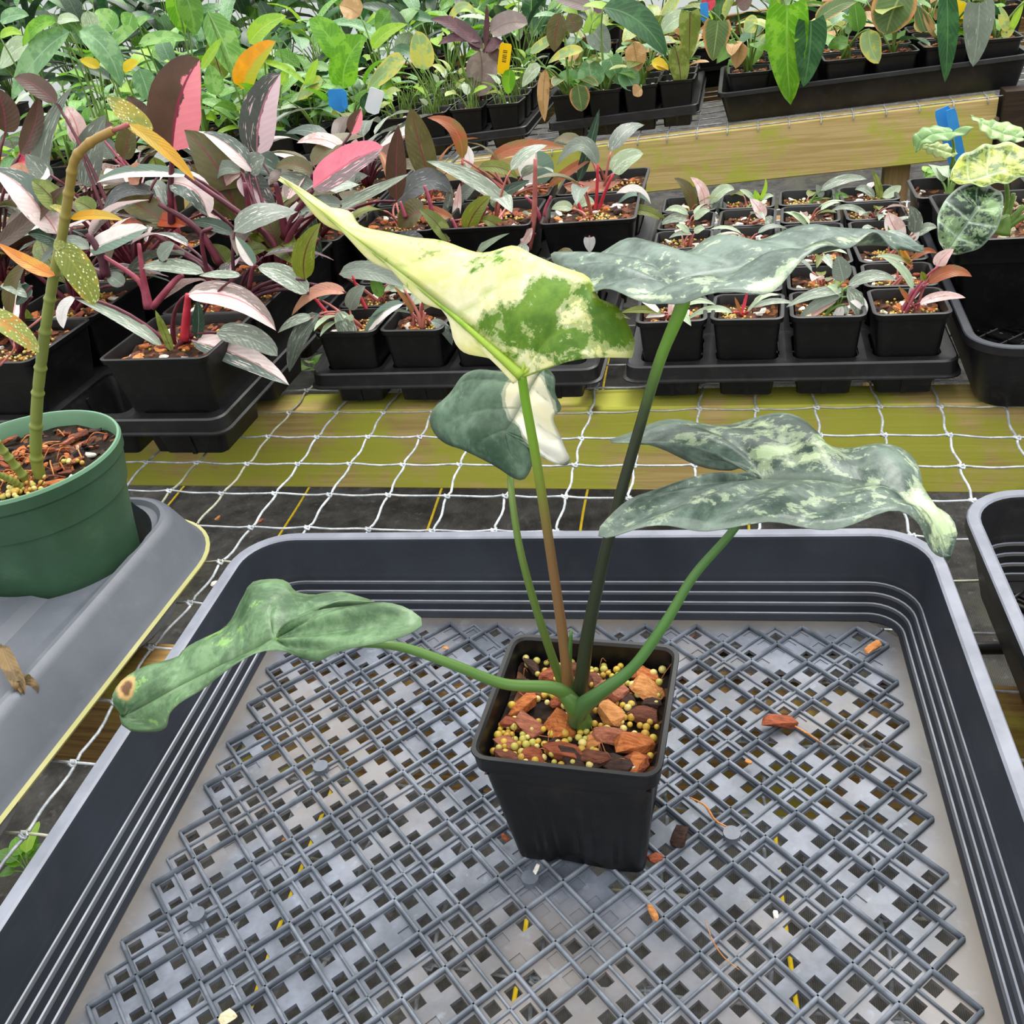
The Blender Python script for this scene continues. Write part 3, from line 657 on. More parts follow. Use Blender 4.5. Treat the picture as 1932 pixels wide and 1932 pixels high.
# ------------------------------------------------------------------ main potted plant
PC = np.array([-.236, -.4655, .0105])
def main_pot():
    e = empty('potted_alocasia', PC, 'arrow-leaved plant with cream and green leaves in square black pot in foreground tray', 'potted plant', rz=0)
    mb = MB(); h = .079; top, bot = .0425, .0310; m = 24
    def sq(hx, r, z, fl=0.0):
        pts = []; 
        for s in range(4):
            a = math.radians(90*s-90); ux, uy = -math.sin(a+0), math.cos(a+0)
            nx_, ny_ = math.cos(a), math.sin(a)
            for k in range(m):
                t = -1+2*(k+.5)/m; ext = hx-r
                d = hx-(fl*.0009*(1 if math.sin(t*28) > 0 else 0) if abs(t) < .78 else 0)
                pts.append((nx_*d+ux*t*ext, ny_*d+uy*t*ext, z))
            for k in range(1, 5):
                b = a+math.radians(90*k/5); pts.append(((hx-r)*(nx_+ux)+r*math.cos(b), (hx-r)*(ny_+uy)+r*math.sin(b), z))
        return pts
    rings = []
    for z, f in ((0, 0), (.0015, 1), (.010, 1), (.030, 1), (.050, 1), (.055, .5), (.058, 0), (.066, 0)):
        hx = bot+(top-.003-bot)*(z/h); rings.append(sq(hx, .005, z, f))
    # arched cut-out along the lower edge
    for r_ in (0, 1):
        rings[r_] = [(x, y, z+(.006*max(0, 1-(min(abs(x), abs(y))/.014)**2) if max(abs(x), abs(y)) > .02 and min(abs(x), abs(y)) < .014 else 0)) for x, y, z in rings[r_]]
    t_ = top
    rings += [sq(t_-.0035, .006, .0685), sq(t_-.0015, .007, .0695), sq(t_-.0008, .008, .0775), sq(t_, .0085, .0785), sq(t_-.0002, .0085, .0792), sq(t_-.0022, .007, .0792), sq(t_-.0034, .006, .0780), sq(t_-.005, .006, .060)]
    loft(mb, rings); polyfill(mb, rings[0], flip=True)
    R = Matrix.Rotation(math.radians(-2.5), 4, 'Z')
    link('pot', mb.mesh('pot', [M['black']], ang=35), e, mw=R)
    link('soil', soil_mesh(.0375, .0655, M['soildark'], .0025), e, mw=R)
    zs = .0665
    # bark pieces: (x, y, size, material) in pot coordinates
    spec = [(-.030, -.022, .0075, 5), (-.022, -.010, .009, 5), (-.009, -.008, .0105, 1), (-.004, -.024, .0105, 0), (.010, -.027, .010, 2), (.0165, -.012, .010, 5), (.029, -.016, .0105, 1), (.034, -.024, .008, 0),
            (.014, .002, .009, 4), (.030, .003, .0085, 2), (.032, .020, .0095, 4), (.012, .018, .010, 5), (-.012, .012, .009, 0), (-.026, .012, .0085, 2), (-.020, .024, .0085, 0), (-.032, .002, .009, 1),
            (-.033, -.010, .008, 0), (.002, .024, .0085, 2), (.026, .030, .008, 1), (-.031, .030, .007, 3), (.022, -.033, .0085, 3), (.001, -.034, .009, 3), (-.016, -.034, .007, 0), (.028, -.033, .0085, 1),
            (.035, -.034, .008, 0), (.020, .010, .0075, 3), (-.004, .006, .007, 3), (-.028, -.031, .0075, 2), (.012, -.037, .007, 3), (-.009, -.018, .006, 3), (.035, .012, .006, 3), (.018, .031, .007, 3), (-.010, .033, .007, 2), (-.036, .016, .0065, 3), (.008, -.015, .006, 4)]
    for i, (x, y, s, k) in enumerate(spec):
        lim = .0368-s*.92; x = max(-lim, min(lim, x)); y = max(-lim, min(lim, y))
        V, F = CHV[i % 12]; o = link('bark_chip', mesh('bark_chip', xf(V, rotflat(), s*.95, np.array([x, y, zs+s*.30])), F, [CH[k]], smooth=False), e, mw=R)
    bm_ = [mesh('fertilizer_bead', [tuple(np.array(v)) for v in ICO2[0]], ICO2[1], [b]) for b in BD]
    cl = [(-.024, -.023, .0075, 52), (.004, -.019, .005, 22), (.016, -.004, .006, 26), (.021, .008, .005, 14), (.004, .030, .0085, 34), (.012, .026, .006, 16), (-.014, .018, .006, 16), (-.02, .033, .007, 10), (.026, -.031, .004, 10), (.03, .024, .006, 8), (-.005, -.03, .008, 8), (-.033, -.012, .003, 6), (.03, -.004, .008, 8)]
    occ = []
    for cx, cy, s, n in cl:
        for _ in range(n):
            for tr in range(12):
                x = cx+random.gauss(0, s); y = cy+random.gauss(0, s); r = random.uniform(.0013, .0021); z = zs+r*.8
                if abs(x) > .036 or abs(y) > .036: continue
                if all((x-a)**2+(y-b)**2 > (r+q)**2*.62 for a, b, q in occ): break
            else: continue
            occ.append((x, y, r)); link('fertilizer_bead', random.choice(bm_), e, mw=R @ Matrix.Translation((x, y, z+random.uniform(0, .0022))) @ Matrix.Scale(r, 4))
    for x, y, s in ((.029, -.030, .0035), (.013, .019, .0028), (-.006, -.002, .0025)):
        V, F = CHV[3]; link('perlite', mesh('perlite', xf(V, rotm(), s, np.array([x, y, zs+.004])), F, [M['perlite']]), e, mw=R)
    for i in range(26):
        x, y = random.uniform(-.034, .034), random.uniform(-.034, .034); a = random.uniform(0, 6.28); l = random.uniform(.004, .010)
        P = [(x, y, zs), (x+l*.5*math.cos(a), y+l*.5*math.sin(a), zs+random.uniform(.003, .009)), (x+l*math.cos(a), y+l*math.sin(a), zs+random.uniform(.001, .012))]
        V, F = tube(cat(P, 4), .00022, 4); link('coir_fiber', mesh('coir_fiber', V, F, [M['fiber']]), e, mw=R)
    return e
alo = main_pot()

def big_leaf_mat(name, g1, g2, c1, c2, trans, veincol, rough=.35, noise_amt=.35, streak=.35, spot=None, vm=.6):
    m = NT(name); o = m.obj(); a = m.n('Attribute', attribute_name='var').outputs['Fac']; v = m.n('Attribute', attribute_name='vein').outputs['Fac']
    n1 = m.noise(o, 60, 6, .7, .6); n2 = m.noise(o, 190, 5, .65); n3 = m.noise(o, 26, 5, .65, 1.0); n4 = m.noise(o, 340, 3, .6)
    f = m.math('ADD', a, m.math('MULTIPLY', m.math('SUBTRACT', n1, .5), noise_amt*4)); f = m.math('ADD', f, m.math('MULTIPLY', m.math('SUBTRACT', n2, .5), noise_amt*2.2))
    gf = m.step(m.math('ADD', m.math('MULTIPLY', n3, .7), m.math('MULTIPLY', n2, .35)), .40, .66)
    gr = m.mix(gf, lin(g1), lin(g2)); gr = m.mix(m.math('MULTIPLY', m.step(n1, .54, .66), streak), gr, lin(g2, 1.5))
    cr = m.mix(m.step(m.math('ADD', m.math('MULTIPLY', n3, .8), m.math('MULTIPLY', n4, .2)), .38, .62), lin(c1), lin(c2))
    half = m.mix(.5, gr, cr); c = m.mix(m.step(f, .27, .36), gr, half); c = m.mix(m.step(f, .49, .54), c, cr); c = m.mix(m.math('MULTIPLY', v, vm), c, lin(veincol))
    if spot is not None:
        vd = m.n('VectorMath', operation='DISTANCE'); m.l(o, vd.inputs[0]); vd.inputs[1].default_value = tuple(spot)
        dd = m.math('ADD', vd.outputs['Value'], m.math('MULTIPLY', n2, .004)); c = m.mix(m.step(dd, .0085, .0065), c, lin('#c8a468')); c = m.mix(m.step(dd, .0065, .0048), c, lin('#6a4628'))
    m.color(c); m.set(rough, .5); m.bump(m.math('ADD', m.math('MULTIPLY', v, -1), m.math('ADD', m.math('MULTIPLY', n1, .5), m.math('MULTIPLY', n2, .3))), .4, .0014)
    m.translucent(c, trans); return m.m
def px_leaf(name, pl, tip, mid, A, sides, mat, sA, NU=56, NV=10, blobs=(), base=0.0, nveins=6, bulge=.006, ripple=.0015, label=None, vw=7):
    """arrow-shaped blade; every control point is (px, py, world Y).  sides = outer margins from the tip to the lobe end."""
    W3 = lambda p: aty(*p)
    midC = cat([W3(p) for p in [tip]+mid+[A]], 12)
    def samp(C, t):
        d = np.r_[0, np.cumsum(np.linalg.norm(np.diff(C, axis=0), axis=1))]; d /= d[-1]; return np.stack([np.interp(t, d, C[:, k]) for k in range(3)], -1)
    allV = []; allF = []; var = []; vein = []
    for si, out in enumerate(sides):
        C = cat([W3(p) for p in [tip]+out], 10); u = np.linspace(0, 1, NU+1); O = samp(C, u); I = samp(midC, np.clip(u/sA[si], 0, 1))
        nrm = np.cross(midC[-1]-midC[0], O[NU//2]-I[NU//2]); nrm /= np.linalg.norm(nrm); 
        if nrm @ (CAM-midC[-1]) < 0: nrm = -nrm
        off = len(allV)
        for i in range(NU+1):
            wid = np.linalg.norm(O[i]-I[i])
            for k in range(NV+1):
                t = k/NV; p = I[i]*(1-t)+O[i]*t
                vv = abs(math.sin((u[i]*nveins-t*.55)*math.pi)); vn = max(0, 1-vv*vw)*(1-.5*t)
                if u[i] > sA[si]: vn = max(vn*.8, 0)
                pil = (vv-.5)*ripple*math.sin(math.pi*min(1, t*1.05))
                p = p+nrm*(bulge*math.sin(math.pi*t)*min(1, wid/.04)+pil+ripple*.8*t*t*math.sin(u[i]*31+si*2))
                allV.append(p); 
                d = p-CAM; zc = d@FW; x = 966+FPX*(d@RT)/zc; y = 966-FPX*(d@UP)/zc
                b = base
                for bx, by, rx, ry, wgt in blobs:
                    q = ((x-bx)/rx)**2+((y-by)/ry)**2; b += wgt*math.exp(-q)
                var.append(b); mr = max(0, 1-t*(14 if wid > .02 else 6)); vein.append(max(vn, mr, .8*max(0, (t-.9)*10)))
        for i in range(NU):
            for k in range(NV):
                a = off+i*(NV+1)+k; allF.append((a, a+1, a+NV+2, a+NV+1))
    o = wpart(name, allV, allF, mat, pl, attr={'var': var, 'vein': vein})
    md = o.modifiers.new('thickness', 'SOLIDIFY'); md.thickness = .0004; md.offset = 0
    if label: o['label'] = label
    return o
YA = -.46
MA = big_leaf_mat('alocasia_backlit', '#5f8c26', '#8fb640', '#f1f0ac', '#fffbe4', .5, '#b4d040', .4, .68, .45)
MD = big_leaf_mat('alocasia_dark', '#384a40', '#74877a', '#afc496', '#d0dcb8', .12, '#9cab9c', .30, .48, .5)  # raised pale green and patches: sky sheen put into the colour beside mottling
MG = big_leaf_mat('alocasia_green', spot=aty(244, 1298, -.51)-PC, g1='#3e5e3a', g2='#74966a', c1='#8cbc58', c2='#a4d06c', trans=.2, veincol='#94b088', rough=.32, noise_amt=.42, streak=.35)
MW = big_leaf_mat('alocasia_half_white', '#4a6650', '#7c9880', '#fffdf6', '#fff8da', .34, '#8a9c88', .34, .10, .35)
# leaf seen from behind, cream and yellow
px_leaf('leaf', alo, (530, 335, -.40), [(600, 395, -.41), (700, 472, -.425), (800, 548, -.44), (880, 615, -.45), (940, 668, -.457)], (985, 710, -.462),
  [[(627, 392, -.40), (659, 396, -.40), (686, 432, -.41), (754, 440, -.415), (815, 453, -.42), (898, 473, -.43), (967, 466, -.435), (1007, 484, -.44), (1098, 513, -.445), (1116, 535, -.445), (1134, 570, -.45), (1165, 580, -.45), (1196, 636, -.455), (1192, 674, -.46)],
   [(600, 401, -.405), (700, 482, -.42), (800, 562, -.435), (850, 600, -.44), (862, 640, -.44), (886, 662, -.445), (946, 694, -.455), (975, 718, -.46)]], MA, (.80, .97),
  blobs=[(990, 600, 55, 40, -.55), (1110, 640, 90, 45, -.62), (900, 502, 40, 15, -.85), (950, 484, 34, 13, -.9), (1060, 555, 60, 28, -.7), (1020, 560, 30, 24, -.3), (1160, 605, 45, 35, -.5), (975, 655, 50, 35, -.45), (895, 605, 34, 22, -.35), (1190, 678, 26, 10, .6), (1040, 655, 60, 38, -.22), (1090, 600, 100, 52, -.12), (930, 610, 45, 30, -.35), (1140, 640, 60, 40, -.1), (1010, 535, 50, 20, -.2)], base=.90, nveins=5, ripple=.0022,
  label='cream and yellow variegated leaf seen from below')
px_leaf('leaf', alo, (1742, 474, -.40), [(1640, 462, -.415), (1540, 478, -.425), (1450, 500, -.435), (1350, 525, -.44)], (1272, 545, -.445),
  [[(1695, 447, -.395), (1645, 438, -.39), (1526, 437, -.38), (1455, 441, -.38), (1392, 462, -.385), (1341, 453, -.38), (1290, 467, -.385), (1225, 463, -.385), (1172, 459, -.385), (1105, 476, -.39), (1040, 490, -.40), (1078, 512, -.42)],
   [(1700, 462, -.405), (1644, 450, -.43), (1600, 455, -.445), (1560, 476, -.46), (1506, 497, -.47), (1455, 538, -.478), (1424, 549, -.48), (1350, 566, -.48), (1290, 573, -.478), (1251, 560, -.475), (1172, 562, -.465), (1120, 544, -.45), (1080, 514, -.425)]], MD, (.66, .62),
  blobs=[(1445, 538, 45, 12, .6), (1500, 498, 26, 10, .5), (1320, 530, 34, 18, .28), (1270, 505, 24, 14, .25), (1240, 562, 70, 5, .5), (1600, 458, 60, 8, .3), (1205, 548, 26, 8, .3), (1390, 490, 60, 20, .12), (1110, 525, 50, 18, .15)], base=.10, nveins=6, ripple=.003, bulge=.004,
  label='long dark green leaf with pale blotches seen edge on')
px_leaf('leaf', alo, (1790, 1058, -.475), [(1768, 1010, -.47), (1715, 955, -.462), (1640, 925, -.455), (1550, 908, -.45)], (1440, 905, -.45),
  [[(1802, 1020, -.47), (1790, 985, -.462), (1762, 950, -.452), (1745, 915, -.44), (1735, 882, -.43), (1700, 857, -.42), (1655, 842, -.415), (1600, 840, -.415), (1560, 828, -.415), (1535, 806, -.41), (1500, 792, -.405), (1450, 787, -.40), (1390, 792, -.40), (1330, 797, -.405), (1250, 801, -.41), (1185, 812, -.42), (1150, 825, -.425), (1200, 843, -.435), (1300, 866, -.44), (1380, 884, -.445)],
   [(1775, 1050, -.48), (1745, 1000, -.485), (1715, 984, -.49), (1680, 972, -.492), (1640, 975, -.495), (1570, 990, -.50), (1500, 1000, -.50), (1440, 993, -.50), (1370, 989, -.50), (1300, 996, -.50), (1210, 1003, -.50), (1140, 1005, -.495), (1136, 984, -.49), (1200, 945, -.475), (1300, 920, -.465), (1385, 910, -.455)]], MD, (.52, .50),
  blobs=[(1500, 840, 80, 35, .40), (1560, 865, 50, 25, .2), (1452, 872, 16, 26, .45), (1650, 910, 30, 25, .35), (1720, 930, 35, 40, .45), (1775, 1000, 30, 45, .55), (1430, 800, 60, 8, .3), (1330, 940, 60, 12, .2), (1560, 950, 140, 16, .15), (1300, 830, 80, 16, .12)], base=.13, nveins=7, ripple=.003, bulge=.005,
  label='dark green arrow leaf with pale mottling and drooping tip')
px_leaf('leaf', alo, (232, 1352, -.515), [(275, 1330, -.515), (345, 1292, -.512), (400, 1265, -.51), (455, 1238, -.508)], (519, 1206, -.505),
  [[(219, 1325, -.515), (226, 1298, -.51), (242, 1272, -.505), (275, 1250, -.50), (338, 1243, -.495), (354, 1230, -.49), (390, 1200, -.485), (420, 1177, -.48), (465, 1130, -.475), (480, 1103, -.47), (515, 1089, -.47), (538, 1095, -.472), (557, 1116, -.475), (600, 1127, -.475), (648, 1116, -.475), (706, 1135, -.48), (640, 1138, -.49), (580, 1152, -.497), (545, 1175, -.50)],
   [(243, 1378, -.518), (305, 1374, -.52), (330, 1345, -.522), (356, 1315, -.522), (399, 1280, -.52), (454, 1254, -.518), (500, 1230, -.515), (535, 1228, -.515), (570, 1241, -.517), (600, 1247, -.52), (635, 1237, -.52), (707, 1214, -.52), (780, 1186, -.515), (798, 1170, -.51), (765, 1147, -.505), (700, 1138, -.502), (620, 1146, -.50), (560, 1172, -.503)]], MG, (.44, .40),
  blobs=[(400, 1195, 40, 25, .5), (480, 1130, 30, 30, .35), (250, 1290, 30, 20, .45), (335, 1340, 20, 30, .5), (280, 1360, 40, 10, .3)], base=-.05, nveins=6, ripple=.0028, bulge=.004,
  label='low green leaf with brown tip spot hanging over the tray edge')
px_leaf('leaf', alo, (1030, 690, -.42), [(1012, 715, -.425), (990, 755, -.43), (970, 790, -.433)], (954, 815, -.436),
  [[(990, 702, -.42), (945, 700, -.415), (905, 699, -.412), (862, 722, -.41), (825, 765, -.41), (816, 800, -.412), (830, 830, -.418), (880, 852, -.428), (925, 874, -.435), (968, 901, -.44), (991, 908, -.443), (1001, 890, -.443), (1000, 858, -.442), (988, 830, -.44)],
   [(1045, 712, -.425), (1050, 745, -.43), (1057, 770, -.435), (1046, 790, -.436), (1058, 828, -.44), (1076, 866, -.445), (1060, 877, -.445), (1030, 866, -.444), (1005, 845, -.442), (985, 828, -.440)]], MW, (.62, .60),
  blobs=[(1010, 790, 42, 75, 1.5), (985, 745, 38, 40, 1.1), (1060, 850, 30, 40, 1.0), (1043, 715, 10, 25, -1.2), (980, 880, 22, 40, -1.4), (972, 815, 12, 14, -.6)], base=-.25, nveins=5, ripple=.002, bulge=.004,
  label='rear leaf, left half dark green and right half white')
Pm = cat([aty(*p) for p in ((530, 335, -.3995), (600, 396, -.409), (700, 473, -.424), (800, 549, -.439), (880, 616, -.450), (940, 669, -.458), (985, 710, -.463))], 6)
V, F = tube(Pm, [.0003, .0005, .0008, .0011, .0015, .0021], 8); wpart('midrib', V, F, leafmat('midrib_green', '#a4c43c', '#86b02c', 0, trans=.2), alo)
for pts in (((985, 709, -.463), (1080, 676, -.457), (1150, 662, -.456), (1188, 672, -.459)), ((985, 709, -.463), (1050, 640, -.4575), (1110, 590, -.4525)), ((985, 709, -.463), (1000, 600, -.452), (990, 500, -.441))):
    V, F = tube(cat([aty(*p) for p in pts], 6), [.0009, .0006, .0002], 6); wpart('vein', V, F, leafmat('vein_green', '#b4cc50', '#98bc3c', 0, trans=.2), alo)
def grad_mat(name, lo, hi, z0, z1):
    m = NT(name); g = m.n('NewGeometry'); s = m.n('SeparateXYZ'); m.l(g.outputs['Position'], s.inputs[0])
    c = m.mix(m.step(m.math('ADD', s.outputs[2], m.math('MULTIPLY', m.noise(m.obj(), 90, 3), .02)), z0, z1), lin(lo), lin(hi)); m.color(c); m.set(.35, .5); return m.m
PM = [grad_mat('stalk_brown', '#7c5c3a', '#74a02c', .17, .25), grad_mat('stalk_dark', '#2c3220', '#6c9c2c', .235, .285), grad_mat('stalk_green', '#50642a', '#627c34', .1, .2), grad_mat('stalk_mid', '#3c5c34', '#507c38', .09, .16), grad_mat('stalk_left', '#44632f', '#587c38', .09, .13)]
def stalk(pts, R, m, n=12, name='petiole'):
    P = cat([aty(*p) for p in pts], 8); V, F = tube(P, R, n); wpart(name, V, F, m, alo)
stalk([(1078, 1345, -.462), (1072, 1290, -.462), (1062, 1200, -.460), (1040, 1050, -.458), (1012, 870, -.458), (992, 760, -.460), (984, 706, -.462)], [.0029, .0029, .0026, .0023, .0021, .0020, .0019, .0018], PM[0])
stalk([(1092, 1352, -.466), (1098, 1280, -.465), (1112, 1180, -.462), (1150, 1010, -.458), (1200, 830, -.455), (1245, 680, -.452), (1288, 572, -.450), (1275, 552, -.446)], [.0034, .0034, .0031, .0026, .0023, .0021, .0022, .0027, .0016], PM[1])
stalk([(1075, 1320, -.458), (1050, 1262, -.455), (1012, 1150, -.45), (982, 1040, -.445), (966, 940, -.436), (963, 885, -.425), (960, 850, -.421)], [.0026, .0021, .0018, .0016, .0015, .0013], PM[2])
stalk([(1085, 1365, -.472), (1098, 1335, -.475), (1135, 1305, -.478), (1195, 1258, -.477), (1255, 1175, -.472), (1310, 1085, -.465), (1385, 998, -.458), (1440, 907, -.451)], [.0036, .0044, .0032, .0024, .0022, .0019, .0017, .0014], PM[3])
stalk([(1095, 1350, -.468), (1075, 1318, -.472), (1040, 1297, -.478), (950, 1290, -.488), (860, 1256, -.495), (770, 1224, -.50), (700, 1214, -.505), (600, 1216, -.508), (519, 1208, -.506)], [.0042, .0036, .0027, .0023, .0021, .0019, .0016, .0013], PM[4])
stalk([(1085, 1375, -.468), (1085, 1330, -.464), (1072, 1270, -.461), (1078, 1190, -.461)], [.0060, .0046, .0022, .0006], PM[3], name='sheath')
stalk([(1048, 1298, -.476), (1082, 1330, -.474), (1100, 1368, -.470)], [.0018, .0044, .0052], PM[4], name='sheath')

# loose pieces on the tray floor
def litter(px, py, s, k, label, cat_='bark', elong=1.0, z=.0125):
    c = atz(px, py, z); V, F = CHV[int(px) % 12]; V = [(v[0]*elong, v[1], v[2]) for v in V]
    o = link('bark_piece', mesh('bark_piece', xf(V, rotflat(), s, np.zeros(3)), F, [k], smooth=False), loc=c); tag(o, label, cat_)
litter(1470, 1362, .0072, CH[0], 'reddish bark piece on the tray floor right of the pot', elong=1.5)
litter(1648, 1222, .0066, CH[4], 'tan bark piece near the back right corner of the tray')
litter(1283, 1577, .0062, CH[3], 'round dark brown lump beside the foot of the pot')
litter(1235, 1618, .0042, CH[0], 'small reddish chip against the pot bottom at right', z=.011)
litter(953, 1580, .0026, CH[0], 'tiny red chip left of the foot of the pot')
litter(1012, 1640, .0030, M['perlite'], 'translucent whitish grain in front of the pot')
litter(430, 1918, .0042, M['pumice'], 'olive tan lump on the tray floor at lower left')
litter(840, 1222, .0022, CH[4], 'small tan sliver behind the drooping stalk')
litter(1412, 1437, .0020, CH[4], 'tiny curled tan flake below the reddish bark piece')
litter(1232, 1722, .0026, CH[4], 'orange tan splinter in front of the pot', elong=1.6)
litter(1463, 1726, .0020, M['perlite'], 'tiny white flake on the right of the tray floor')
def strand(pts, label, r=.0004, z=.012, mat=None):
    P = cat([atz(x, y, z+.002*math.sin(i*2)) for i, (x, y) in enumerate(pts)], 6); c = P[0].copy(); V, F = tube(P-c, [r*.6, r, r*.5], 5)
    o = link('dry_root', mesh('dry_root', V, F, [mat or CH[4]]), loc=c); tag(o, label, 'plant debris')
strand([(1302, 1505), (1330, 1520), (1350, 1548), (1382, 1565)], 'pale dry root strand right of the pot', .0007)
strand([(1500, 1370), (1525, 1385), (1550, 1402)], 'dry tan fibre trailing from the reddish bark piece', .0007)
strand([(1330, 1735), (1345, 1775), (1365, 1805), (1395, 1830)], 'thin brown fibre lying on the tray floor at lower right', .0003)

# ------------------------------------------------------------------ grey moulded carrier, round green pot, begonia-like cane
car = empty('pot_carrier', (-.80, -.50, 0), 'grey moulded plastic pot carrier with yellowed lip at left edge', 'pot carrier')
def carrier():
    hx, hy = .247, .285; mb = MB(); n = 10
    P = [(-.010, .014, 0), (.001, .0145, 1), (.0034, .0152, 1), (.0036, .0165, 1), (.0008, .0174, 1), (-.003, .0215, 0), (-.0145, .0450, 0), (-.017, .0480, 0), (-.0205, .0500, 0), (-.0235, .0502, 0), (-.0265, .0470, 0), (-.0285, .0462, 0), (-.058, .0470, 0), (-.066, .0525, 0), (-.088, .0535, 0), (-.094, .0490, 0), (-.135, .0500, 0), (-.142, .0550, 0), (-.160, .056, 0)]
    rings = [ring(hx+d, hy+d, max(.062+d, .008), z, n) for d, z, m_ in P]; loft(mb, rings, mats=[m_ for d, z, m_ in P][1:])
    polyfill(mb, rings[-1]); b2 = ring(hx-.012, hy-.012, .05, .010, n); polyfill(mb, b2, flip=True); loft(mb, [b2, rings[0]])
    me = mb.mesh('body', [M['mould'], M['mouldlip']], ang=25); o = link('body', me, car)
    c = bpy.data.objects.new('cut', None)
    bm = bmesh.new(); gp = np.array([-.640, -.300]); bmesh.ops.create_cone(bm, cap_ends=True, segments=64, radius1=.0605, radius2=.0680, depth=.10, matrix=Matrix.Translation((gp[0]+.80, gp[1]+.50, .045)))
    cm = bpy.data.meshes.new('cut'); bm.to_mesh(cm); bm.free(); bpy.data.objects.remove(c); c = bpy.data.objects.new('cut', cm); COL.objects.link(c); c.location = car.location
    md = o.modifiers.new('hole', 'BOOLEAN'); md.operation = 'DIFFERENCE'; md.object = c; md.solver = 'EXACT'
    bpy.context.view_layer.update(); dg = bpy.context.evaluated_depsgraph_get(); ne = bpy.data.meshes.new_from_object(o.evaluated_get(dg))
    o.modifiers.clear(); o.data = ne; ne.name = 'body'; bpy.data.objects.remove(c)
    ne.polygons.foreach_set('use_smooth', [True]*len(ne.polygons)); ne.set_sharp_from_angle(angle=math.radians(25))
carrier()
for i, (px, py, r) in enumerate(((150, 1165, .062), (-60, 1470, .062))):
    c = np.array([-.611, -.340, .0045]) if i == 0 else np.array([-.612, -.52, .0045])
    mb = MB(); Q = [(.045, 0), (.060, .004), (.066, .010), (.0675, .0115)]
    rings = [[(rr_*math.cos(a), rr_*math.sin(a), z) for a in np.linspace(0, 2*math.pi, 49)[:-1]] for rr_, z in Q]; loft(mb, rings); polyfill(mb, rings[0], flip=True); polyfill(mb, rings[-1])
    link('saucer', mb.mesh('saucer', [M['blackgloss']], ang=40), car, loc=tuple(c-np.array([-.80, -.50, 0])))
GP = np.array([-.640, -.300, .0165])
def green_pot():
    e = empty('potted_begonia', GP, 'round green pot with a tall jointed cane bearing spotted yellow leaves', 'potted plant')
    h = .108; mb = MB(); N_ = 64
    Q = [(.048, 0), (.050, .001), (.0545, .040), (.0590, .072), (.0592, .0735), (.0612, .0745), (.0648, h-.012), (.0662, h-.010), (.0668, h-.002)]
    ins = [(.0668, h-.002), (.0660, h), (.0645, h), (.0635, h-.002), (.0620, h-.020)]
    R_ = lambda q: [(q[0]*math.cos(a), q[0]*math.sin(a), q[1]) for a in np.linspace(0, 2*math.pi, N_+1)[:-1]]
    loft(mb, [R_(q) for q in Q], 0); loft(mb, [R_(q) for q in ins], 1); polyfill(mb, R_(Q[0]), flip=True)
    link('pot', mb.mesh('pot', [M['greenpot'], M['greenrim']], ang=25), e)
    zs = h-.012; V = [(0, 0, zs)]; F = []
    for k in range(1, 7):
        for a in range(24): V.append((.0105*k*math.cos(a*math.pi/12), .0105*k*math.sin(a*math.pi/12), zs+random.uniform(-.002, .002)))
    F = [(0, 1+a, 1+(a+1) % 24) for a in range(24)]+[(1+(k-1)*24+a, 1+k*24+a, 1+k*24+(a+1) % 24, 1+(k-1)*24+(a+1) % 24) for k in range(1, 6) for a in range(24)]
    link('soil', mesh('soil', V, F, [M['soildark']]), e)
    for i in range(110):
        r = .060*math.sqrt(random.random()); a = random.uniform(0, 6.28); s = random.uniform(.004, .0105); V, F = random.choice(CHV)
        k = random.choice([0, 0, 1, 2, 2, 3, 4, 5, 6, 7]); m_ = (CH+[M['charcoal'], M['charcoal']])[k]
        R = rotflat(); st = np.array([1.3, .7, .7]); link('bark_chip', mesh('bark_chip', [R @ (np.array(v)*st*s*.75)+[r*math.cos(a)*.95, r*math.sin(a)*.95, zs+s*.3] for v in V], F, [m_], smooth=False), e)
    for (x, y, s) in ((.045, .012, .0045), (.032, -.045, .005), (.02, -.052, .004), (.05, -.018, .003), (-.01, -.05, .004), (.03, .02, .003)):
        V, F = CHV[2]; link('perlite', mesh('perlite', xf(V, rotm(), s, np.array([x, y, zs+.005])), F, [M['perlite']]), e)
    bm_ = [mesh('fertilizer_bead', ICO2[0], ICO2[1], [b]) for b in BD]
    for cx, cy, n in ((.018, -.038, 22), (.028, -.030, 14), (.005, -.040, 12), (.035, .0, 6), (-.005, -.02, 8)):
        for _ in range(n): link('fertilizer_bead', random.choice(bm_), e, mw=Matrix.Translation((cx+random.gauss(0, .005), cy+random.gauss(0, .005), zs+.004+random.uniform(0, .003))) @ Matrix.Scale(random.uniform(.0014, .002), 4))
    for i in range(26):
        r = .055*math.sqrt(random.random()); a = random.uniform(0, 6.28); b = random.uniform(0, 6.28); l = random.uniform(.01, .03); x, y = r*math.cos(a)*.8, r*math.sin(a)*.8
        V, F = tube(cat([(x, y, zs+.004), (x+l*.5*math.cos(b), y+l*.5*math.sin(b), zs+.010), (x+l*math.cos(b), y+l*math.sin(b), zs+.006)], 4), .0005, 4); link('coir_fiber', mesh('coir_fiber', V, F, [CH[random.choice([0, 1, 4])]]), e)
    return e
beg = green_pot()
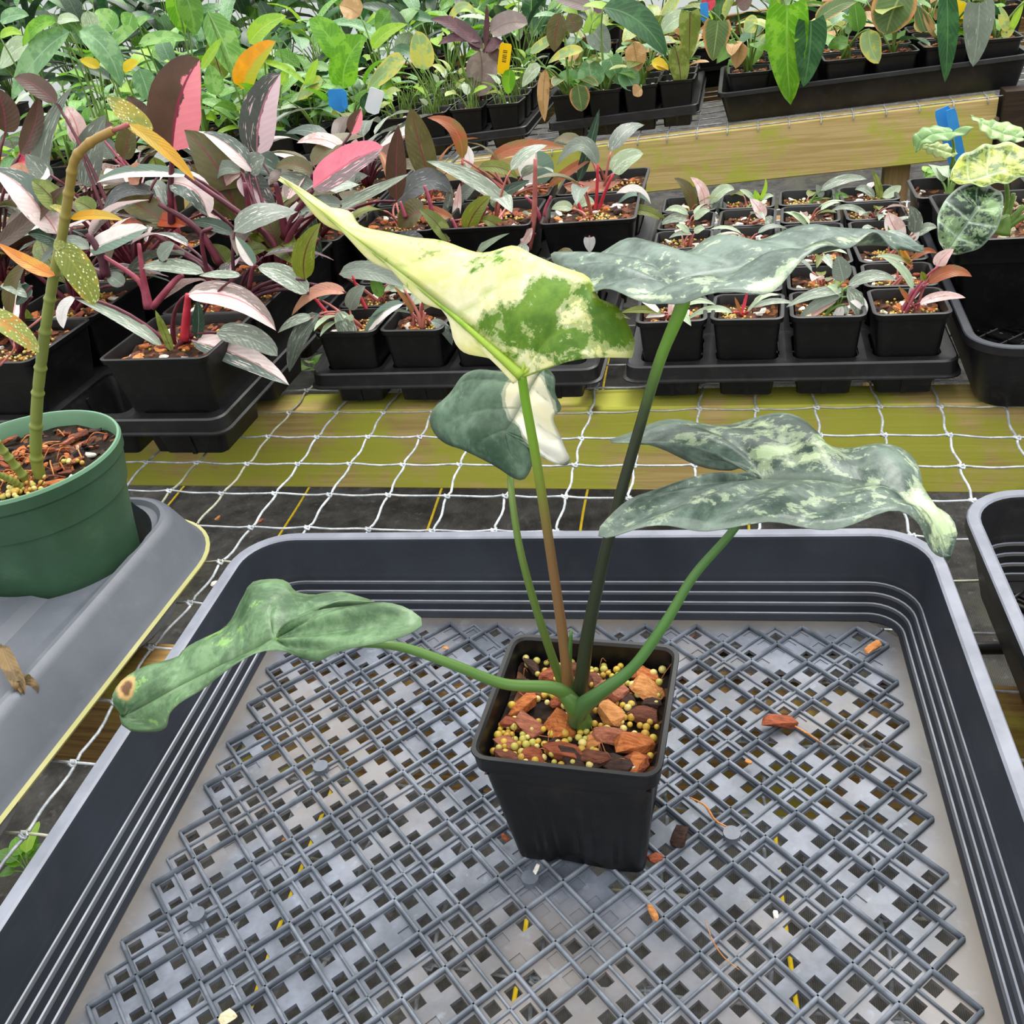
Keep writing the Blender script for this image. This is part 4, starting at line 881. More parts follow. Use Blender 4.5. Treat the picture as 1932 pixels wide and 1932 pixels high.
def bamboo(pts, r, parent, wob=1.18):
    P = cat([aty(*p) for p in pts], 8); d = np.r_[0, np.cumsum(np.linalg.norm(np.diff(P, axis=0), axis=1))]
    t = np.linspace(0, d[-1], 280); Q = np.stack([np.interp(t, d, P[:, k]) for k in range(3)], 1)
    nodes = np.array([.06, .16, .26, .335, .44, .53, .60, .68, .745, .80, .85, .895, .935])*d[-1]
    R = r*(1-.42*t/d[-1]); 
    for nd in nodes: R = R*(1+.20*np.exp(-((t-nd)/.0012)**2)-.07*np.exp(-((t-nd-.0035)/.0016)**2))
    V, F = tube(Q, R, 12); return V, F
cane_m = grad_mat('cane_skin', '#76803a', '#9a7434', .24, .36)
V, F = bamboo([(75, 900, -.318), (68, 855, -.318), (70, 760, -.318), (82, 650, -.318), (98, 540, -.318), (118, 440, -.318), (132, 350, -.318), (142, 300, -.318), (172, 268, -.318), (214, 246, -.318)], .0039, beg)
wpart('cane', V, F, cane_m, beg)
V, F = bamboo([(50, 905, -.322), (28, 878, -.325), (-10, 830, -.33), (-80, 740, -.34)], .0030, beg); wpart('cane', V, F, cane_m, beg)
V, F = bamboo([(40, 920, -.330), (20, 905, -.335), (-40, 880, -.35)], .0024, beg); wpart('cane', V, F, cane_m, beg)
bp = Plant(beg, -.635, -.318, .13, 'pink', .0014)
def bl(b, t, w, m, bend=0, kind='lance', Y=-.318, **k): return leaf_px(bp, b, t, w, m, Y, bend, kind, pet=False, **k)
V, F = tube([aty(212, 247, -.318), aty(242, 235, -.322)], .0013, 8); wpart('petiole', V, F, PET['rose'], beg)
bl((243, 234), (368, 342), 30, 'yellow', (6, 6), Y=-.322); bl((283, 258), (200, 180), 48, 'polka', (6, -2), 'ovate', Y=-.315)
bl((108, 462), (179, 577), 62, 'polka', (6, 6), 'ovate', Y=-.33); bl((118, 470), (103, 455), 26, 'polka', Y=-.33)
bl((104, 520), (-5, 458), 32, 'orange', (4, -8), Y=-.322); bl((-25, 590), (74, 665), 48, 'polkaorange', (0, 8), 'ovate', Y=-.33)
bl((132, 412), (233, 416), 24, 'yellow', (0, 8), Y=-.318); bl((130, 408), (93, 388), 16, 'polka', 4, Y=-.31)
V, F = tube(cat([aty(0, 690, -.335), aty(26, 660, -.33), aty(30, 640, -.325), aty(78, 600, -.32)], 5), .0007, 6); wpart('petiole', V, F, PET['rose'], beg)
# dry leaf scrap on the carrier
cs = atz(15, 1225, .052); e = empty('dry_leaf', cs, 'shrivelled brown leaf lying on the grey carrier', 'dead leaf')
dm = leafmat('leaf_dead', '#5c4a30', '#7a6440', 0, trans=.1, rough=.7)
C = cat([atz(3, 1216, .056), atz(18, 1255, .055), atz(36, 1290, .052), atz(45, 1320, .040)], 5); Tg, S, N = frame(C, np.array([.3, -.3, 1.0])); V, F, UV = blade(C, S, N, .010, 'lance', .7, .12); wpart('blade', V, F, dm, e, uv=UV)
C = cat([atz(34, 1285, .0535), atz(50, 1300, .046), atz(45, 1345, .035)], 5); Tg, S, N = frame(C, np.array([.8, -.2, .8])); V, F, UV = blade(C, S, N, .014, 'ovate', .3, .1); wpart('blade', V, F, dm, e, uv=UV)
litter(119, 1240, .0022, CH[2], 'tiny brown crumb on the side of the grey carrier', z=.035)

# ------------------------------------------------------------------ trays of young plants behind
ORD = ['front', 'second', 'third', 'fourth', 'fifth', 'sixth', 'seventh', 'eighth']
def nearest(pls, p):
    return min(pls, key=lambda q: (q.c[0]-p[0])**2+(q.c[1]-p[1])**2*1.3)
def put(pls, specs):
    for sp in specs:
        b, t, w, m, Y = sp[:5]; bend = sp[5] if len(sp) > 5 else 0; kind = sp[6] if len(sp) > 6 else 'lance'; kw = sp[7] if len(sp) > 7 else {}
        B = aty(b[0], b[1], Y); pl = nearest(pls, B); d = np.linalg.norm(pl.c-B)
        leaf_px(pl, b, t, w, m, Y, bend, kind, pet=d < .30, **kw)

# right: 4 x 6 small seedling pots
TR = cell_tray('pot_tray', (-.126, .207, .0025), 4, 6, .066, .0275, .0385, 'black cell tray of small seedling pots at right of centre')
COLN = ['leftmost', 'second', 'third', 'rightmost']; SR = []
SD = {(0, 0): 'pale pink narrow leaves', (1, 0): 'a red upright shoot', (2, 0): 'a tuft of grey-green and white leaves', (3, 0): 'pink stems and a rust leaf'}
for j in range(6):
    for i in range(4):
        x = -.126+(i-1.5)*.066; y = .042+.066*j; tilt = random.uniform(-.05, .05)
        lab = f'small pot with {SD[(i, j)]}, front row of the right tray' if j == 0 else f'small seedling pot, {ORD[j] if j < 5 else "rear"} row from front, {COLN[i]} column of right cell tray'
        SR.append(potted('potted_seedling', 'small', x, y, .0045, lab, 'potted plant', 'seedling pots in the right cell tray', 'rose', .0012, tilt))
g = lambda i, j: SR[j*4+i]
Y0 = .040
def fan(pl, specs, Y, pet='rose', **k):
    for b, t, w, m, bend in specs: leaf_px(pl, b, t, w, m, Y, bend, petcol=pet, **k)
fan(g(0, 0), [((1250, 590), (1172, 590), 18, 'yellowgreen' if 0 else 'oliveyel', 6), ((1245, 590), (1200, 562), 14, 'white', 4), ((1262, 595), (1265, 548), 14, 'palepink', (4, 0)), ((1255, 595), (1218, 600), 14, 'white', 4), ((1270, 585), (1350, 575), 16, 'palegreen', 12)], Y0-.004)
fan(g(1, 0), [((1400, 590), (1412, 545), 7, 'pinkred', 0), ((1398, 592), (1386, 560), 8, 'rust', 0), ((1382, 590), (1292, 606), 16, 'palegreen', 14), ((1420, 580), (1500, 573), 14, 'greenwhite', 8), ((1410, 588), (1440, 552), 8, 'palegreen', 0)], Y0-.004, 'red')
fan(g(2, 0), [((1592, 530), (1580, 482), 40, 'greengrey', 0), ((1600, 540), (1692, 530), 28, 'greenwhite', 14), ((1590, 550), (1483, 580), 24, 'greenwhite', 10), ((1590, 555), (1505, 603), 26, 'greengrey', 8), ((1598, 545), (1618, 598), 32, 'greenwhite', (8, 0)), ((1588, 575), (1557, 638), 22, 'white', (4, 0)), ((1600, 560), (1636, 590), 26, 'white', (4, 4)), ((1580, 565), (1512, 612), 16, 'palepink', 4), ((1590, 560), (1560, 540), 16, 'palegreen', 6), ((1595, 575), (1590, 610), 18, 'greenwhite', 0)], Y0-.006, 'green')
fan(g(3, 0), [((1752, 535), (1834, 522), 30, 'rust', 16), ((1770, 503), (1800, 470), 30, 'palepink', (-6, 0)), ((1722, 545), (1662, 484), 18, 'palegreen', (8, 8)), ((1735, 572), (1822, 562), 22, 'palepink', 8), ((1722, 575), (1695, 540), 12, 'rust', 0), ((1745, 530), (1738, 512), 14, 'oliveyel', 0)], Y0-.004, 'pink')
V, F = tube(cat([aty(1730, 590, Y0), aty(1742, 545, Y0), aty(1770, 500, Y0)], 5), .0011, 6); wpart('petiole', V, F, PET['rose'], g(3, 0).o)
fan(g(3, 1), [((1722, 500), (1675, 425), 12, 'oliveyel', (-8, 0)), ((1722, 505), (1700, 462), 14, 'orange', (-6, 4)), ((1722, 490), (1768, 478), 16, 'rust', 10), ((1712, 495), (1650, 485), 12, 'palegreen', 6)], .105)
fan(g(3, 2), [((1706, 452), (1676, 400), 40, 'palepink', (-6, 0), ), ((1724, 440), (1716, 388), 30, 'greyspeck', (6, 0)), ((1730, 445), (1768, 430), 22, 'greenwhite', 8), ((1722, 455), (1732, 428), 18, 'white', 0)], .172)
fan(g(0, 5), [((1308, 398), (1272, 336), 26, 'olive', (8, 8)), ((1328, 398), (1302, 334), 24, 'palepink', (10, 6)), ((1340, 385), (1386, 358), 26, 'palegreen', 12), ((1335, 385), (1362, 446), 28, 'greyspeck', (18, 14))], .372)
fan(g(1, 5), [((1430, 382), (1444, 336), 9, 'lime', (6, 0)), ((1425, 380), (1395, 358), 12, 'palegreen', 4), ((1430, 382), (1424, 358), 14, 'lime', 0), ((1436, 378), (1460, 370), 12, 'palegreen', 4)], .372, 'green')
fan(g(1, 4), [((1440, 412), (1414, 374), 26, 'palepink', (4, 0)), ((1436, 418), (1420, 440), 22, 'palegreen', 4), ((1442, 420), (1465, 425), 24, 'greenwhite', 4), ((1440, 425), (1445, 448), 18, 'greengrey', 0)], .305)
fan(g(2, 5), [((1552, 372), (1540, 348), 16, 'greengrey', 0), ((1548, 360), (1636, 338), 22, 'greenwhite', 10), ((1568, 375), (1602, 372), 16, 'midgreen', 4), ((1550, 380), (1535, 388), 12, 'lime', 0)], .372, 'green')
fan(g(3, 5), [((1660, 378), (1645, 320), 15, 'olivegreen', (4, 0)), ((1665, 372), (1700, 350), 24, 'palegreen', (4, 0)), ((1650, 372), (1613, 358), 18, 'greenwhite', 8)], .372, 'green')
fan(g(3, 4), [((1640, 410), (1565, 400), 14, 'greenwhite', 14)], .305)
fan(g(0, 3), [((1300, 440), (1275, 425), 14, 'palegreen', 4), ((1305, 442), (1262, 450), 12, 'greenwhite', 6), ((1310, 440), (1330, 432), 16, 'palegreen', 4)], .24)
fan(g(0, 4), [((1298, 405), (1255, 398), 16, 'palegreen', 8), ((1300, 415), (1245, 425), 22, 'greenwhite', 8), ((1310, 415), (1340, 398), 18, 'palegreen', 6)], .305)
for pl in SR:
    k = 4 if pl.n < 3 else 1
    for _ in range(k):
        rand_leaf(pl, random.choice(['palegreen', 'greenwhite', 'palepink', 'greengrey', 'oliveyel', 'palegreen']), 'lance', random.uniform(0, 6.28), random.uniform(-.1, .5), random.uniform(.022, .036), random.uniform(.008, .012), random.uniform(.008, .018), random.uniform(.5, 1.3))

# middle: small pots in front, larger pots behind
TM = cell_tray('pot_tray', (-.4285, .106, .0025), 4, 3, .066, .0275, .0385, 'black cell tray of small pots left of the yellow leaf stalk')
SM = []
for j in range(3):
    for i in range(4):
        if (i, j) == (3, 0): continue
        SM.append(potted('potted_seedling', 'small', -.4285+(i-1.5)*.066, .040+.066*j, .0045, f'small pot with a young variegated plant, {ORD[j]} row, {COLN[i]} in the middle tray', 'potted plant', 'seedling pots in the middle cell tray', 'rose', .0014, random.uniform(-.04, .04)))
TB = cell_tray('pot_tray', (-.44, .345, .0025), 3, 2, .112, .044, .047, 'black tray of larger pots behind the middle cell tray')
SB = []; CN3 = ['left', 'middle', 'right']
for j in range(2):
    for i in range(3):
        SB.append(potted('potted_philodendron', 'big', -.44+(i-1)*.112, .289+.112*j, .0045, f'larger pot of pink-stemmed philodendron, {ORD[j]} row, {CN3[i]} in tray behind the middle tray', 'potted plant', 'philodendrons behind the middle tray', 'rose', .0015, random.uniform(-.04, .04)))
# left: big tray
TLn = cell_tray('pot_tray', (-.875, .211, .0025), 6, 6, (.088, .105), (.037, .0445), .049, 'large black tray holding the pink-variegated philodendrons at left')
SL = []; CL3 = ['right', 'middle', 'left']
for j in range(6):
    for i in range(3):
        x = -.655-.176*i+random.uniform(-.003, .003); y = -.0515+.105*j
        SL.append(potted('potted_philodendron', 'big', x, y, .0065, f'pink-variegated philodendron in square black pot, {ORD[j] if j < 5 else "rear"} row, {CL3[i]} column of left tray', 'potted plant', 'pink-variegated philodendrons in the left tray', random.choice(['maroon', 'maroon', 'maroon', 'pink', 'plum']), .0019, random.uniform(-.03, .03)))
r1, r2, r3, r4, r5, r6 = -.06, .025, .125, .21, .30, .42
put(SL, [
 ((325, 285), (378, 112), 118, 'bronzepink', r5, (-12, 14), 'ovate'), ((485, 293), (530, 138), 80, 'greypink', r5, (-14, 6), 'ovate'), ((478, 325), (383, 250), 42, 'halfwhiteb', r4, (4, 10)),
 ((455, 325), (388, 360), 34, 'greengrey', r4, (-6, 22)), ((460, 328), (518, 398), 60, 'greypink', r4, (-8, 6), 'ovate'), ((470, 325), (500, 298), 50, 'greyspeck', r4, 4), ((590, 355), (724, 278), 74, 'pinkgrey', r3, (0, 8), 'ovate'), ((455, 330), (424, 352), 30, 'palepink', r4, (-4, 8)),
 ((450, 420), (348, 245), 92, 'olive', r4, (14, 10)), ((108, 196), (27, 147), 44, 'bronze', r4, (-4, 12)), ((82, 372), (138, 162), 42, 'greyspeck', r4, (-28, -6)),
 ((160, 352), (200, 216), 66, 'greyspeck', r4, (-8, 0)), ((10, 250), (-8, 165), 60, 'bronze', r4, (6, 0)), ((38, 292), (72, 182), 42, 'bronze', r4, (10, 0)), ((148, 275), (124, 200), 40, 'palepink', r4, (8, 0), 'ovate'),
 ((95, 345), (48, 290), 44, 'greyspeck', r3, (0, 0)), ((-10, 465), (126, 348), 48, 'brown', r2, (-4, -12)), ((358, 331), (182, 345), 30, 'whitegreen', r3, (-20, 14)), ((318, 345), (392, 408), 62, 'halfwhiteb', r3, (12, 18), 'ovate'),
 ((288, 365), (195, 402), 34, 'slate', r3, (-10, 22)), ((318, 428), (222, 372), 62, 'olive', r3, (-4, 10), 'ovate'), ((352, 426), (228, 422), 34, 'redorange', r3, (0, 10)), ((168, 472), (279, 430), 50, 'whitegreen', r2, (0, 2), 'ovate', {'pet': True} and {}),
 ((525, 470), (493, 400), 46, 'olive', r3, (4, 0), 'ovate'), ((500, 455), (444, 420), 40, 'oliveyel', r3, (0, 6), 'ovate'), ((575, 528), (606, 420), 50, 'oliveyel', r2, (-14, 0)), ((582, 553), (486, 504), 46, 'greenwhite', r2, (2, 8), 'ovate'),
 ((653, 553), (550, 596), 30, 'peach', r2, (-4, 24)), ((352, 556), (521, 624), 58, 'pinkgreyb', r1, (10, 26)), ((408, 628), (524, 672), 52, 'greyspeck', r1, (8, 12), 'ovate'), ((360, 642), (546, 727), 56, 'halfwhiteb', r1, (6, 10)),
 ((325, 664), (293, 585), 19, 'olivegreen', r1, 0), ((308, 655), (138, 562), 30, 'greenwhite', r1, (0, 12)), ((142, 562), (120, 620), 28, 'white', r1, (-12, 4)), ((48, 497), (22, 602), 32, 'olive', r1, (-16, 0)),
 ((385, 515), (260, 505), 34, 'greenwhite', r2, 8), ((440, 442), (360, 418), 30, 'darkgreen', r3, 6), ((480, 502), (444, 445), 28, 'whitegreen', r2, 0), ((590, 328), (518, 318), 34, 'olive', r4, 14), ((592, 356), (528, 330), 34, 'greyspeck', r4, 4),
 ((645, 388), (556, 398), 40, 'greengrey', r3, 8), ((618, 400), (772, 328), 26, 'greenwhite', r3, (4, 0)), ((656, 288), (560, 270), 30, 'palepink', r5, (0, 16)), ((662, 252), (682, 205), 34, 'bronzepink', r5, 0), ((668, 300), (672, 262), 30, 'palepink', r5, 0),
 ((748, 380), (752, 236), 44, 'bronze', r4, (-2, 0)), ((95, 435), (-15, 318), 70, 'halfwhiteb', r2, (10, 14)), ((108, 442), (20, 372), 60, 'palepink', r2, (8, 12)), ((118, 400), (60, 340), 50, 'olivegreen', r2, 6),
 ((178, 400), (140, 380), 40, 'olivegreen', r3, 4), ((240, 405), (196, 352), 50, 'olive', r4, 6), ((270, 345), (232, 322), 44, 'palepink', r4, 0), ((300, 330), (290, 296), 40, 'olivegreen', r4, 0), ((270, 325), (245, 348), 46, 'peach', r3, 6),
 ((398, 348), (360, 310), 40, 'olive', r4, 0), ((170, 470), (70, 505), 34, 'greengrey', r2, (0, 26)), ((130, 470), (52, 440), 40, 'darkgreen', r2, 8), ((60, 560), (0, 540), 34, 'greenwhite', r1, 8), ((60, 540), (30, 575), 32, 'darkgreen', r1, 0),
 ((300, 490), (330, 460), 34, 'greengrey', r2, 4), ((232, 540), (200, 520), 34, 'greengrey', r2, 4), ((430, 500), (400, 460), 44, 'olivegreen', r3, 0), ((450, 480), (505, 470), 36, 'olivegreen', r3, 4), ((395, 400), (420, 350), 60, 'olive', r4, 0),
 ((540, 420), (560, 380), 26, 'white', r3, (6, 0)), ((455, 520), (376, 520), 20, 'greenwhite', r1, (0, 2)), ((372, 640), (372, 565), 26, 'darkgreen', r1, (3, 0)), ((215, 300), (180, 260), 40, 'greengrey', r5, 4), ((232, 300), (250, 230), 46, 'olive', r5, 0), ((180, 250), (215, 235), 34, 'bronze', r5, 0), ((280, 240), (240, 180), 44, 'bronze', r6, 0), ((60, 340), (15, 320), 40, 'peach', r3, 6),
 ((95, 330), (60, 330), 34, 'white', r3, 0), ((30, 300), (72, 300), 40, 'pinkred', r4, 0), ((20, 365), (0, 320), 50, 'bronze', r4, 0)])
# extra stems standing in the left tray
def stems(pls, L_, Y, col, r=.0028):
    for P in L_:
        W_ = [aty(x, y, Y) for x, y in P]; pl = nearest(pls, W_[0]); V, F = tube(cat(W_, 5), [r*1.3, r, r*.7], 8); wpart('petiole', V, F, PET[col], pl.o)
stems(SL, [[(278, 582), (262, 530), (190, 480)], [(283, 582), (270, 520), (262, 460)], [(288, 580), (330, 530), (345, 520)]], r2, 'pink')
stems(SL, [[(348, 640), (352, 590), (355, 555)]], r1, 'red', .0036)
stems(SL, [[(530, 505), (500, 440), (350, 330)], [(420, 505), (370, 430), (300, 385)], [(530, 510), (545, 450), (570, 410)], [(400, 512), (320, 460), (290, 440)]], r3-.01, 'maroon', .0034)
stems(SL, [[(540, 450), (528, 380), (520, 345)], [(535, 450), (560, 400), (590, 358)], [(325, 430), (322, 370), (325, 290)], [(450, 450), (468, 400), (462, 345)], [(560, 510), (580, 480), (600, 450)]], r3, 'maroon', .0034)
stems(SL, [[(200, 520), (190, 480), (165, 440)], [(195, 520), (150, 500), (100, 480)]], r2, 'plum', .004)
stems(SL, [[(400, 560), (380, 450), (400, 430)], [(470, 545), (476, 510), (482, 500)]], r2, 'maroon', .002)
put(SM, [((640, 517), (762, 542), 44, 'greengrey', .10, 16), ((660, 585), (690, 540), 36, 'greengrey', .06, (-4, 4)), ((762, 572), (682, 648), 28, 'whitegreen', .03, (-6, 14)), ((635, 588), (660, 664), 40, 'greenwhite', .02, (8, 0), 'ovate'),
 ((603, 592), (546, 702), 42, 'greyspeck', .01, (-10, 8)), ((588, 600), (524, 628), 24, 'greenwhite', .01, 8), ((612, 595), (600, 640), 30, 'olive', .02, 0), ((812, 606), (853, 652), 24, 'greyspeck', .02, (6, 8)), ((800, 562), (780, 575), 20, 'palegreen', .03, 4), ((780, 590), (742, 540), 12, 'rust', .03, (4, 0)),
 ((800, 580), (840, 560), 20, 'palegreen', .09, 6), ((600, 565), (640, 545), 22, 'darkgreen', .05, 4), ((760, 470), (690, 500), 40, 'greengrey', .17, 12), ((720, 560), (700, 520), 26, 'midgreen', .1, 0),
 ((1095, 590), (1190, 602), 16, 'oliveyel', .04, 8)])
stems(SM, [[(625, 600), (600, 570), (583, 553)]], .03, 'red', .0016); stems(SM, [[(700, 600), (680, 560), (665, 520)]], .07, 'red', .0016)
stems(SM, [[(795, 620), (788, 590), (762, 545)], [(797, 620), (800, 600), (802, 590)]], .03, 'rose', .0016)
put(SB, [((812, 345), (775, 203), 58, 'olive', .38, (-4, 8)), ((872, 300), (806, 222), 32, 'rust', .38, (18, 18)), ((882, 318), (872, 268), 20, 'white', .385, (8, 0)), ((790, 238), (714, 280), 18, 'white', .40, (0, 6)), ((745, 385), (852, 366), 56, 'slate', .33, (8, 34)),
 ((957, 387), (804, 304), 36, 'greenwhite', .33, (6, 10)), ((882, 434), (926, 370), 42, 'oliveyel', .27, (-8, 0), 'ovate'), ((846, 456), (790, 394), 34, 'olivegreen', .24, (4, 6)), ((858, 416), (744, 408), 26, 'rust', .28, (0, 14)), ((1012, 348), (1012, 282), 68, 'whitegreen', .40, 0, 'round'),
 ((924, 302), (1073, 280), 32, 'rust', .42, (-10, 14)), ((902, 316), (977, 338), 28, 'oliveyel', .38, (6, 10)), ((1128, 312), (1050, 312), 34, 'greengrey', .37, (6, 40)), ((1090, 345), (1131, 205), 24, 'darkgreen', .39, (2, 0)), ((1033, 354), (1130, 290), 22, 'rust', .39, (0, 4)),
 ((1157, 327), (1214, 290), 44, 'palegreen', .38, (-6, 6), 'ovate'), ((1063, 350), (1172, 342), 28, 'peach', .39, (0, -10)), ((1157, 387), (1228, 385), 28, 'whitegreen', .34, (2, 26)), ((1163, 410), (1266, 428), 24, 'oliveyel', .32, (0, 22)), ((1080, 440), (1030, 402), 26, 'greengrey', .30, (4, 6)),
 ((1085, 402), (1122, 386), 34, 'palegreen', .33, (0, 10)), ((1080, 395), (1040, 395), 24, 'palegreen', .31, 6), ((1075, 440), (1052, 502), 46, 'olivegreen', .25, 0, 'ovate'), ((1112, 448), (1113, 476), 24, 'white', .24, 0, 'cord'), ((945, 395), (945, 355), 44, 'palegreen', .34, 0), ((840, 425), (852, 350), 22, 'greyspeck', .33, 0), ((858, 430), (868, 345), 18, 'palepink', .32, 0), ((945, 440), (900, 412), 30, 'oliveyel', .27, (8, 6)), ((975, 440), (985, 400), 32, 'palegreen', .31, (8, 8)),
 ((900, 478), (962, 440), 20, 'palegreen', .24, 8), ((985, 460), (1005, 430), 24, 'palepink', .24, 0), ((800, 400), (752, 430), 60, 'olive', .27, 10), ((740, 480), (800, 450), 50, 'slate', .22, 8), ((860, 385), (905, 345), 30, 'greengrey', .36, 6), ((930, 375), (1000, 340), 26, 'darkgreen', .37, 0)])
stems(SB, [[(872, 470), (860, 430), (852, 412)], [(878, 470), (895, 430), (920, 390)], [(985, 480), (975, 450), (970, 440)], [(990, 480), (1000, 460), (1010, 440)], [(1030, 430), (1028, 400), (1040, 370)], [(1024, 430), (1010, 390), (990, 370)], [(815, 400), (808, 370), (800, 350)], [(765, 410), (760, 395), (755, 380)]], .27, 'pink', .0022)
stems(SB, [[(998, 470), (1008, 400), (1010, 300)]], .25, 'rose', .003)
stems(SB, [[(872, 390), (874, 340), (872, 302)]], .37, 'pink', .002)
stems(SB, [[(1115, 440), (1098, 400), (1078, 355)], [(1117, 440), (1125, 380), (1128, 310)], [(1120, 440), (1135, 380), (1157, 328)], [(1117, 442), (1140, 410), (1163, 408)]], .31, 'red', .002)
for pl in SM:
    for _ in range(3): rand_leaf(pl, random.choice(['palegreen', 'greenwhite', 'olive', 'greyspeck', 'greengrey']), 'lance', random.uniform(0, 6.28), random.uniform(-.2, .5), random.uniform(.03, .045), random.uniform(.011, .015), random.uniform(.01, .025), random.uniform(.5, 1.3))
for pl in SB:
    for _ in range(2): rand_leaf(pl, random.choice(['greengrey', 'greenwhite', 'olive', 'rust', 'greyspeck', 'oliveyel', 'palegreen']), 'lance', random.uniform(0, 6.28), random.uniform(-.1, .7), random.uniform(.05, .075), random.uniform(.016, .024), random.uniform(.025, .06), random.uniform(.7, 1.3))
LT = ['olive', 'bronze', 'greyspeck', 'greengrey', 'halfwhite', 'halfwhiteb', 'bronze', 'greypink', 'pinkgreyb', 'darkgreen', 'olivegreen', 'greenwhite', 'palepink', 'brown', 'olive', 'greyspeck']
for k, pl in enumerate(SL):
    row = k//3
    for _ in range((0 if k == 0 else 3) if row == 0 else (6 if row < 3 else 10)):
        az = random.uniform(0, 6.28) if row > 1 else random.uniform(.3, 3.0); hi = .025 if row == 0 else .085
        rand_leaf(pl, random.choice(LT), 'lance', az, random.uniform(-.3, .6), random.uniform(.06, .10), random.uniform(.022, .034), random.uniform(.02, hi), random.uniform(.7, 1.35))

# far right: big leafy pots in the black carry tray
def big_pot(x, y, top, h, label, soil='soil', key=None):
    e = empty('potted_alocasia', (x, y, .009), label, 'potted plant')
    link('pot', square_pot_mesh(h, top, top*.72, soil=.012, mat=M['black']), e); link('soil', soil_mesh(top-.003, h-.012, M[soil]), e)
    return Plant(e, x, y, .009+h-.012, 'green', .0022)
A1 = big_pot(.092, .192, .072, .095, 'big square pot with mosaic-veined dark leaves on pumice at right edge')
A2 = big_pot(.048, .318, .036, .088, 'small black pot with pale green leaves and blue tags at right')
A3 = big_pot(.175, .335, .055, .090, 'black pot with yellow-green leaf behind the mosaic-veined plant')
for i in range(150):
    V, F = random.choice(CHV); link('pumice', mesh('pumice', xf(V, rotm(), random.uniform(.003, .0055), np.array([random.uniform(-.064, .064), random.uniform(-.064, .064), .085+random.uniform(0, .004)])), F, [M['pumice'] if random.random() < .85 else CH[0]], smooth=False), A1.o)
for i in range(18):
    V, F = random.choice(CHV); link('perlite', mesh('perlite', xf(V, rotm(), random.uniform(.002, .004), np.array([random.uniform(-.03, .03), random.uniform(-.03, .03), .079])), F, [M['perlite'] if i % 2 else CH[2]], smooth=False), A2.o)
MM = big_leaf_mat('mosaic_dark', '#14281e', '#24402e', '#8cac74', '#a8c490', .12, '#c6dcc4', .3, .42, .35, None, .95); MY = big_leaf_mat('mosaic_yellow', '#3c5c20', '#688430', '#b8c84c', '#d8dc70', .3, '#d4e8b4', .3, .45, .35, None, .95)
MP = big_leaf_mat('pale_alocasia', '#88b06c', '#a0c484', '#c8dc90', '#d8e4a0', .3, '#c4dcb4', .3, .3)
px_leaf('leaf', A1.o, (1784, 478, .06), [(1800, 455, .065), (1822, 425, .07)], (1846, 392, .075), [[(1772, 455, .06), (1768, 420, .065), (1776, 390, .075), (1795, 365, .085), (1820, 348, .095), (1848, 346, .098), (1866, 352, .098)], [(1806, 480, .06), (1840, 472, .06), (1868, 450, .06), (1886, 420, .065), (1893, 385, .075), (1888, 362, .085), (1866, 352, .098)]], MM, (.55, .58), blobs=[(1870, 390, 18, 30, .4), (1790, 450, 30, 40, .2)], base=.24, nveins=5, ripple=.002, bulge=.003, vw=4, label='hanging dark leaf with bold pale veins')
px_leaf('leaf', A1.o, (1792, 340, .09), [(1830, 340, .09), (1860, 332, .092)], (1898, 320, .095), [[(1798, 315, .10), (1812, 296, .11), (1845, 278, .12), (1885, 270, .13), (1925, 274, .13), (1960, 290, .12), (1970, 305, .11)], [(1815, 346, .085), (1850, 350, .08), (1890, 346, .08), (1930, 335, .085), (1965, 320, .10), (1970, 306, .11)]], MY, (.6, .6), blobs=[], base=.42, nveins=5, ripple=.002, bulge=-.004, vw=4, label='bowl-shaped yellow-green mosaic leaf')
px_leaf('leaf', A2.o, (1728, 288, .25), [(1740, 265, .25), (1765, 252, .25)], (1796, 252, .25), [[(1722, 262, .255), (1735, 245, .26), (1765, 238, .265), (1795, 244, .26), (1797, 250, .255)], [(1745, 272, .24), (1775, 267, .235), (1810, 258, .23), (1838, 242, .23), (1815, 246, .24)]], MP, (.7, .6), base=.1, nveins=5, label='pale green arrow leaf in front of the blue tags')
px_leaf('leaf', A2.o, (1738, 275, .26), [(1765, 280, .26)], (1795, 290, .26), [[(1755, 269, .27), (1785, 272, .27), (1800, 282, .265), (1808, 290, .26)], [(1750, 288, .25), (1770, 297, .25), (1790, 298, .25), (1806, 292, .255)]], MP, (.8, .8), base=.6, nveins=5)
px_leaf('leaf', A3.o, (1830, 218, .20), [(1860, 238, .20), (1890, 252, .20)], (1925, 262, .20), [[(1850, 225, .21), (1880, 229, .22), (1915, 236, .22), (1940, 255, .21)], [(1845, 235, .19), (1858, 254, .185), (1885, 266, .185), (1930, 268, .19)]], MP, (.9, .9), base=.35, nveins=5, label='yellow-green leaf tip at the right edge')
for a, b, Yv, pl, r in (((1795, 318), (1796, 258), .26, A2, .0016), ((1800, 345), (1800, 300), .26, A2, .0012), ((1895, 420), (1898, 345), .12, A1, .0022), ((1893, 425), (1912, 365), .11, A1, .0022), ((1898, 425), (1932, 388), .10, A1, .0026), ((1898, 430), (1940, 405), .10, A1, .0026), ((1888, 440), (1893, 410), .10, A1, .0060), ((1848, 392), (1888, 400), .09, A1, .002)):
    V, F = tube(bez(aty(*a, Yv), aty((a[0]+b[0])/2+4, (a[1]+b[1])/2-4, Yv), aty(*b, Yv), 8), [r*1.3, r, r*.8], 8); wpart('petiole', V, F, PET['green'], pl.o)
for _ in range(6): rand_leaf(A2, random.choice(['lime', 'palegreen', 'midgreen']), 'ovate', random.uniform(0, 6.28), random.uniform(0, .6), .035, .018, .02, random.uniform(.6, 1.2))
